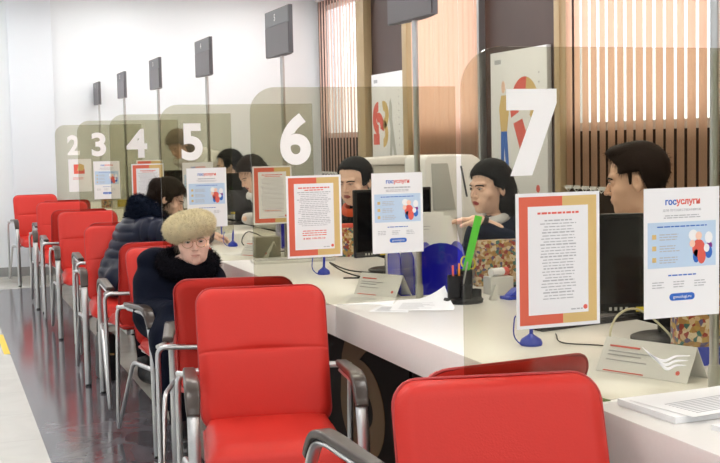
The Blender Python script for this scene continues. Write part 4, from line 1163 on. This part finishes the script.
# --- the old woman in the fur hat
J = dict(pelvis=(1.07, 5.68, .635), chest=(1.08, 5.65, .76), neck=(1.11, 5.58, .85), sh=((1.225, 5.62, .76), (.955, 5.68, .765)),
         el=((1.25, 5.52, .62), (.93, 5.58, .62)), wr=((1.13, 5.30, .66), (1.00, 5.32, .66)), hip=((1.16, 5.62, .60), (.99, 5.62, .60)),
         kn=((1.17, 5.27, .53), (.99, 5.27, .53)), an=((1.16, 5.20, .10), (1.00, 5.20, .10)), foot=(0, -1, 0))
hd = Head((1.137, 5.54, .966), (-.13, -.98), pitch=.06, roll=-.05, k=.98, wide=1.17, nose=1.15, jaw=1.3, old=True)
def lady_coat(P):
    d = ell(P, (1.085, 5.66, .68), (.17, .15, .19))
    d = smin(d, ell(P, (1.075, 5.66, .77), (.18, .12, .08)), .05)
    d = smin(d, sleeves(P, J, (.085, .075, .055), cut=(.95, .95)), .03)
    for i in (0, 1):
        k_ = np.array(J['kn'][i]); d = smin(d, cap(P, J['hip'][i], k_, .105, .10), .06)
        d = smin(d, cap(P, k_+(0, .01, 0), k_+(0, .03, -.32), .095, .10), .07)
    d = np.maximum(d, .235-P[:, 2])
    d = smin(d, ell(P, (.99, 5.69, .865), (.10, .09, .06)), .04)
    return d+.010*noise3(P, 20, 1)+.0025*noise3(P, 60, 2)
def lady_collar(P):
    q = P-V3(1.115, 5.585, .852); q[:, 2] += .30*q[:, 1]*-1
    r = np.sqrt((q[:, 0]/1.15)**2+q[:, 1]**2); d = np.sqrt((r-.092)**2+(q[:, 2]/1.15)**2)-.042
    return d+.006*noise3(P, 90, 3)
lady = person('person', 'person in a cream fur hat, thin glasses and black coat, looking at the camera', J, hd, M['skin_old'], M['lips_m'],
    [('coat', M['coat_black'], lady_coat, ((.72, 5.02, .22), (1.50, 5.90, .98)), .008),
     ('trousers', M['trouser'], trousers(J), ((.80, 5.0, .07), (1.36, 5.90, .75)), .010),
     ('shoes', M['bagblack'], shoes(J), ((.88, 4.92, 0), (1.30, 5.34, .24)), .006)],
    hands=[(J['wr'][0], J['el'][0], (-.6, -.5, -.1), (-.1, .1, -1), 1, .5, .92), (J['wr'][1], J['el'][1], (.6, -.4, -.1), (.1, .1, -1), -1, .5, .92)])
V, F = nets(lady_collar, (.82, 5.38, .72), (1.34, 5.84, 1.0), .006)
o = nmesh('fur_collar', [(V, F, 0)], [M['furb']], lady); fluff('collar_fur', V, F, M['furb'], o, 5000, .022, .0012, 1)
def hatf(p):
    q = p.copy()
    p = p+np.array((.012, 0, .009+0)); p[:, 2] -= .10*p[:, 0]
    d = ell(p, (0, .010, .084), (.119, .126, .061))
    d = smin(d, ell(p, (0, .012, .055), (.110, .118, .052)), .03)
    d = smax(d, .026-.055*np.clip((np.abs(p[:, 0])-.045)/.045, 0, 1)-.05*np.clip((p[:, 1]+.02)/.06, 0, 1)-p[:, 2], .012)
    return d+.005*noise3(p, 60, 5)+.003*noise3(p, 150, 6)
V, F = nets(hatf, (-.15, -.15, -.02), (.15, .18, .21), .005); V = hd.world(V)
o = nmesh('fur_hat', [(V, F, 0)], [M['fur']], lady); fluff('hat_fur', V, F, M['fur'], o, 16000, .020, .0009, 2, droop=.3)
hd.details(lady, M['brow_gr'], look=.1)
hair_mesh(hd, lady, M['hair_gr'], .006, lambda p: np.maximum(np.maximum(.02-p[:, 1]-.0, -(p[:, 2]+.06)), p[:, 2]-.06), h=.006)
q = MB()
for sx in (1, -1):
    q.sweep([hd.world((.033*sx+.0255*math.cos(2*PI*k/20), -.101+abs(.033*sx+.0255*math.cos(2*PI*k/20))**2*3.0, -.003+.0215*math.sin(2*PI*k/20))) for k in range(20)], .0011, closed=True, n=5)
    q.sweep([hd.world((.056*sx, -.091, .004)), hd.world((.078*sx, -.05, .004)), hd.world((.082*sx, .0, .0))], .0011, n=5)
q.sweep([hd.world((-.010, -.101, .002)), hd.world((0, -.103, .006)), hd.world((.010, -.101, .002))], .0011, n=5)
q.build('glasses', M['goldmetal'], lady, smooth=True)

# --- the woman in the quilted jacket, writing at the desk
J = dict(pelvis=(1.12, 7.44, .635), chest=(1.18, 7.42, .82), neck=(1.27, 7.39, .96), sh=((1.23, 7.58, .90), (1.21, 7.25, .90)),
         el=((1.42, 7.52, .875), (1.34, 7.13, .875)), wr=((1.58, 7.36, .860), (1.565, 7.16, .856)), hip=((1.20, 7.42, .60), (1.04, 7.42, .60)),
         kn=((1.27, 7.04, .53), (1.12, 7.02, .53)), an=((1.28, 7.0, .10), (1.14, 6.98, .10)), foot=(.2, -1, 0))
hd = Head((1.365, 7.37, 1.085), (.97, -.22), pitch=.50, roll=.0, k=1.0, jaw=.95)
def jacket(P):
    t = (P[:, 2]-.45)/.055+.25*noise3(P, 14, 4); qz = .012*(np.abs(np.sin(PI*t))**.5-.6)
    d = ell(P, (1.13, 7.44, .64), (.185, .20, .20)); d = smin(d, ell(P, (1.18, 7.42, .82), (.16, .21, .17)), .06)-qz
    d = smin(d, sleeves(P, J, (.090, .075, .055), cut=(.93, .93), quilt_amp=.010, pitch=.055), .03)
    for i in (0, 1): d = smin(d, cap(P, J['hip'][i], np.array(J['hip'][i])+(0, -.14, 0), .11, .10), .05)
    return d+.004*noise3(P, 38, 8)
def ncollar(P):
    q = P-V3(1.265, 7.395, .985); a = .7; c, s = math.cos(a), math.sin(a)
    x, z = q[:, 0]*c-q[:, 2]*s*1.0, q[:, 0]*s+q[:, 2]*c
    r = np.sqrt(x**2+(q[:, 1]/1.1)**2); d = np.sqrt((r-.105)**2+z**2)-.055
    d = smin(d, ell(P, (1.165, 7.42, .96), (.06, .11, .09)), .04)
    return d+.008*noise3(P, 80, 9)
blue = person('person', 'person in a navy quilted jacket with furry hood, bent over writing at the desk', J, hd, M['skin'], M['lips'],
    [('jacket', M['coat_navy'], jacket, ((.82, 7.0, .40), (1.66, 7.76, 1.10)), .007),
     ('trousers', M['trouser'], trousers(J), ((.86, 6.8, .07), (1.45, 7.66, .75)), .010),
     ('shoes', M['bagblack'], shoes(J), ((1.02, 6.72, 0), (1.42, 7.14, .24)), .007)],
    hands=[(J['wr'][0], J['el'][0], (.7, -.6, -.12), (0, 0, -1), 1, .45, .95), (J['wr'][1], J['el'][1], (1, .1, -.12), (0, 0, -1), -1, .7, .95)])
V, F = nets(ncollar, (.95, 7.15, .80), (1.42, 7.66, 1.16), .007)
o = nmesh('fur_collar', [(V, F, 0)], [M['furn']], blue); fluff('collar_fur', V, F, M['furn'], o, 6000, .03, .0016, 3)
hd.details(blue, M['hair_br'], closed=True)
def reg(p):
    cut = (-p[:, 1]-.030)-.95*np.maximum(0, p[:, 2]-.022)
    return smax(cut, -(p[:, 2]+.02)-np.clip((p[:, 1]+.02)/.03, 0, 1)*.09, .01)
def bun(p): return smin(ell(p, (0, .105, .035), (.045, .04, .05)), ell(p, (0, .085, -.03), (.06, .045, .05)), .03)
hair_mesh(hd, blue, M['hair_br'], .014, reg, bun)
q = MB(); a = hd.world((0, .098, .05)); q.sweep([hd.world((.030*math.cos(2*PI*k/12), .100, .046+.030*math.sin(2*PI*k/12))) for k in range(12)], .007, closed=True, n=6); q.build('hair_tie', M['white'], blue, smooth=True)
tag(stick('pen', tuple(np.array((1.655, 7.165, .810))), (1.640, 7.13, .93), .0035, M['blueo'], 'blue pen in the hand of the woman in the quilted jacket', 'pen'))

# --- the staff behind the desks
def staff(label, hc, face, ch, pel, wrL, wrR, elL, elR, jm, k=1.0, pitch=0, roll=0, skin='skin', lips='lips', collar='shirt', hands=(), wide=1.0, vest=None, stand=False, jaw=1.0, nose=1.0, closed=False, hairm='hair', collar_r=.062):
    f = V3(face[0], face[1], 0); f /= np.linalg.norm(f); l = V3(-f[1], f[0], 0)*-1*-1   # person's left
    ch, pel, hc = V3(*ch), V3(*pel), V3(*hc)
    neck = hc-f*.045*k+(0, 0, -.145*k)
    shc = ch+(0, 0, .10)
    J = dict(pelvis=tuple(pel), chest=tuple(ch), neck=tuple(neck), sh=(tuple(shc+l*.175), tuple(shc-l*.175)), el=(elL, elR), wr=(wrL, wrR))
    if stand:
        hp = [tuple(pel+l*.09*s-(0, 0, .02)) for s in (1, -1)]; J['hip'] = hp
        J['kn'] = [(pel[0]+s*l[0]*.09, pel[1]+s*l[1]*.09, .48) for s in (1, -1)]; J['an'] = [(pel[0]+s*l[0]*.09, pel[1]+s*l[1]*.09, .10) for s in (1, -1)]
    else:
        J['hip'] = [tuple(pel+l*.09*s+f*.06) for s in (1, -1)]; J['kn'] = [tuple(pel+l*.10*s+f*.36+(0, 0, -.06)) for s in (1, -1)]; J['an'] = [tuple(pel+l*.10*s+f*.34+(0, 0, .10-pel[2])) for s in (1, -1)]
    J['foot'] = tuple(f)
    hd = Head(hc, face, pitch=pitch, roll=roll, k=k, wide=wide, jaw=jaw, nose=nose)
    def jk(P):
        d = smin(ell(P, tuple(pel+(0, 0, .05)), (.165, .165, .17)), ell(P, tuple(ch), (.165, .165, .20)), .08)
        d = smin(d, cap(P, J['sh'][0], J['sh'][1], .068, .068), .05)
        d = smin(d, cap(P, shc, neck-(0, 0, .02), .09, .062), .04)
        d = smin(d, sleeves(P, J, (.068, .056, .042), cut=(.90, .90)), .025)
        return d+.004*noise3(P, 26, int(abs(hc[1])*10))+.002*noise3(P, 70, 2)
    def cl(P):
        q = P-(neck+f*.012+(0, 0, .005)); s = q@f; u = q@l; z = q[:, 2]-.35*-s
        r = np.sqrt(s**2+u**2); return np.sqrt((r-collar_r)**2+(z*.55)**2)-.013
    lo, hi = bounds([J['pelvis'], J['chest'], J['neck'], *J['sh'], *J['el'], *J['wr']], .19)
    lt, ht = bounds([J['pelvis'], *J['kn'], *J['an']], .2); lt[2] = .06
    ls, hs = bounds([*J['an']], .24); ls[2] = 0; hs[2] = .24
    cn = neck
    r = person('person', label, J, hd, M[skin], M[lips], [('jacket', M[jm], jk, (lo, hi), .009), ('trousers', M['trouser'], trousers(J), (lt, ht), .012), ('shoes', M['bagblack'], shoes(J), (ls, hs), .009),
        ('collar', M[collar], cl, (cn-.14, cn+.14), .006)], hands=hands, h_body=.012)
    hd.details(r, M[hairm], closed=closed)
    return r, hd
# woman beyond screen 6
w7, hd = staff('person with black bob, navy jacket and black watch, reaching over the papers', (2.374, 4.884, 1.195), (-.99, -.24), (2.47, 4.93, .86), (2.52, 4.95, .57),
    (2.20, 4.62, 1.03), (2.20, 5.04, .87), (2.40, 4.56, .93), (2.40, 5.16, .85), 'suit', k=.98, pitch=.10, lips='lips_red', wide=1.0,
    hands=[((2.20, 4.62, 1.06), (2.40, 4.56, .95), (-.95, .25, .05), (0, -.3, -1), 1, .35, .95), ((2.20, 5.04, .87), (2.40, 5.16, .85), (-1, -.1, -.1), (0, 0, -1), -1, .4, .95)])
def bob(p):
    x = p[:, 0]
    cut = (-p[:, 1]-.030)-1.0*np.maximum(0, p[:, 2]-.014-.22*np.abs(x+.02))          # swept hairline with a side parting
    low = np.clip((.012-p[:, 2])/.02, 0, 1)*.034
    return smax(cut+low, -(p[:, 2]+.13), .02)+.006*np.exp(-((x+.025)/.004)**2)*(p[:, 1] < .03)
def bobx(p):
    q = p.copy(); q[:, 0] = np.abs(q[:, 0])
    e = smin(ell(p, (0, .062, -.03), (.088, .066, .110)), ell(q, (.050, .055, -.095), (.048, .052, .058)), .02)
    e = smin(e, cap(q, (.078, .035, .03), (.083, .050, -.08), .012, .018), .02)
    return e+.0045*noise3(p, 38, 3)
hair_mesh(hd, w7, M['hair'], .016, bob, bobx, rough=.0013, sl=.022)
q = MB(); w_ = np.array((2.20, 4.62, 1.06)); e_ = np.array((2.40, 4.56, .95)); dd = (e_-w_)/np.linalg.norm(e_-w_); c = Vector(w_+dd*.015); ax = Vector(dd); s1 = ax.orthogonal().normalized(); s2 = ax.cross(s1)
q.sweep([c+s1*.029*math.cos(2*PI*k/16)+s2*.029*math.sin(2*PI*k/16) for k in range(16)], .011, .0035, closed=True, n=8, up=tuple(ax)); q.build('wristwatch', M['black'], w7, smooth=True)
q = MB(); p = hd.world((.080, .012, -.046)); q.lathe([(.0, -.004), (.004, 0), (.0, .004)], tuple(p), n=10); q.build('earring', M['goldmetal'], w7)
office_chair(2.55, 4.97, D(-80), 'black office chair under the woman with the black bob')

# man at the right
man, hd = staff('person with short dark hair and charcoal jacket, in profile behind the right monitor', (2.392, 3.716, 1.256), (-.78, .62), (2.49, 3.66, .90), (2.53, 3.64, .57),
    (2.22, 3.62, .90), (2.30, 3.98, .90), (2.42, 3.42, .86), (2.52, 3.96, .86), 'suitblack', k=1.04, pitch=.16, skin='skin_b', lips='lips_m', wide=.96, nose=1.05,
    hands=[((2.22, 3.62, .87), (2.42, 3.42, .86), (-.9, .3, -.2), (0, 0, -1), 1, .4, 1), ((2.30, 3.98, .87), (2.52, 3.96, .86), (-.9, 0, -.2), (0, 0, -1), -1, .4, 1)])
def shortcut(p):
    q = np.abs(p[:, 0])
    front = -(p[:, 1]+.050)-.9*np.maximum(0, p[:, 2]-.058)          # forehead hairline
    side = np.where(p[:, 1] < .0, -(p[:, 2]-.030+0*q)-.15*(p[:, 1]+.0), -(p[:, 2]+.040))
    side = -(p[:, 2]-.028)-.0-np.clip((p[:, 1]-.022)/.02, 0, 1)*.085
    return smax(front, side, .008)
hair_mesh(hd, man, M['hair_br'], .017, shortcut, lambda p: ell(p, (0, -.038, .104), (.058, .052, .026)), rough=.0011, seed=2, sl=.022)
q = MB()
for sx in (1, -1): q.sweep([hd.world((.0735*sx, -.010, .03)), hd.world((.0745*sx, -.014, -.012))], [.010, .005], .004, n=6)
q.build('sideburns', M['hair_br'], man, smooth=True)
office_chair(2.60, 3.60, D(-118), 'black office chair under the young man')

# woman between the notices of screen 6
w6, hd = staff('person with tied black hair and orange scarf, between the two notices of screen six', (2.195, 6.222, 1.195), (-.80, -.60), (2.33, 6.27, .84), (2.42, 6.30, .57),
    (2.05, 6.15, .87), (2.05, 6.45, .87), (2.22, 6.02, .85), (2.28, 6.55, .85), 'suitblack', k=1.04, pitch=.22, wide=1.08, collar='orangecloth', jaw=1.15,
    hands=[((2.05, 6.15, .85), (2.22, 6.02, .85), (-.9, .2, -.1), (0, 0, -1), 1, .4, .95), ((2.05, 6.45, .85), (2.28, 6.55, .85), (-.9, -.2, -.1), (0, 0, -1), -1, .4, .95)], closed=True, collar_r=.085)
def tied(p):
    cut = (-p[:, 1]-.034)-.80*np.maximum(0, p[:, 2]-.034-.35*np.abs(p[:, 0]))
    return smax(cut, -(p[:, 2]+.02)-np.clip((p[:, 1]-.02)/.03, 0, 1)*.09, .01)
hair_mesh(hd, w6, M['hair'], .013, tied, lambda p: ell(p, (0, .12, .02), (.035, .035, .04)), sl=.018)
office_chair(2.50, 6.33, D(-55), 'black office chair under the woman with the orange scarf')

# further staff, blurred in the photo
p5, hd = staff('brown haired person in white shirt bent forward, left of the notice on screen five', (2.12, 8.20, 1.20), (-.95, -.25), (2.38, 8.27, .84), (2.50, 8.35, .57),
    (2.10, 8.05, .87), (2.10, 8.35, .87), (2.28, 8.0, .85), (2.30, 8.55, .85), 'shirt', pitch=.6, closed=True, hairm='hair_br')
hair_mesh(hd, p5, M['hair_br'], .016, bob, bobx)
office_chair(2.56, 8.40, D(-70), 'black office chair under the brown haired woman in a white shirt')
p4, hd = staff('dark haired person in white shirt and dark vest, far behind the fur hat', (2.27, 9.50, 1.24), (-.90, .30), (2.42, 9.46, .88), (2.52, 9.44, .57),
    (2.14, 9.3, .87), (2.14, 9.6, .87), (2.32, 9.2, .85), (2.36, 9.72, .85), 'shirt', pitch=.25, closed=True, collar='orangecloth')
hair_mesh(hd, p4, M['hair'], .014, tied, lambda p: smin(ell(p, (0, .12, .0), (.03, .03, .04)), cap(p, (0, .12, 0), (0, .14, -.14), .028, .018), .02))
office_chair(2.60, 9.42, D(-108), 'black office chair under the dark haired staff member')
def vest(root, c, label=None):
    def f(P): 
        d = ell(P, c, (.176, .176, .19)); return np.maximum(d, -(ell(P, c, (.166, .166, .18))))
    V, F = nets(f, V3(*c)-.22, V3(*c)+.22, .008); nmesh('vest', [(V, F, 0)], [M['suitblack']], root)
vest(p4, (2.42, 9.46, .86)); vest(p5, (2.38, 8.27, .82))
st, hd = staff('grey brown haired person in white shirt standing behind the numeral five', (2.06, 10.55, 1.42), (-.85, -.50), (2.30, 10.62, 1.18), (2.52, 10.70, .93),
    (2.0, 10.3, .90), (2.0, 10.8, .90), (2.12, 10.32, 1.08), (2.14, 10.9, 1.08), 'shirt', pitch=.75, closed=True, stand=True, hairm='hair_br')
hair_mesh(hd, st, M['hair_gr'], .016, bob, bobx)
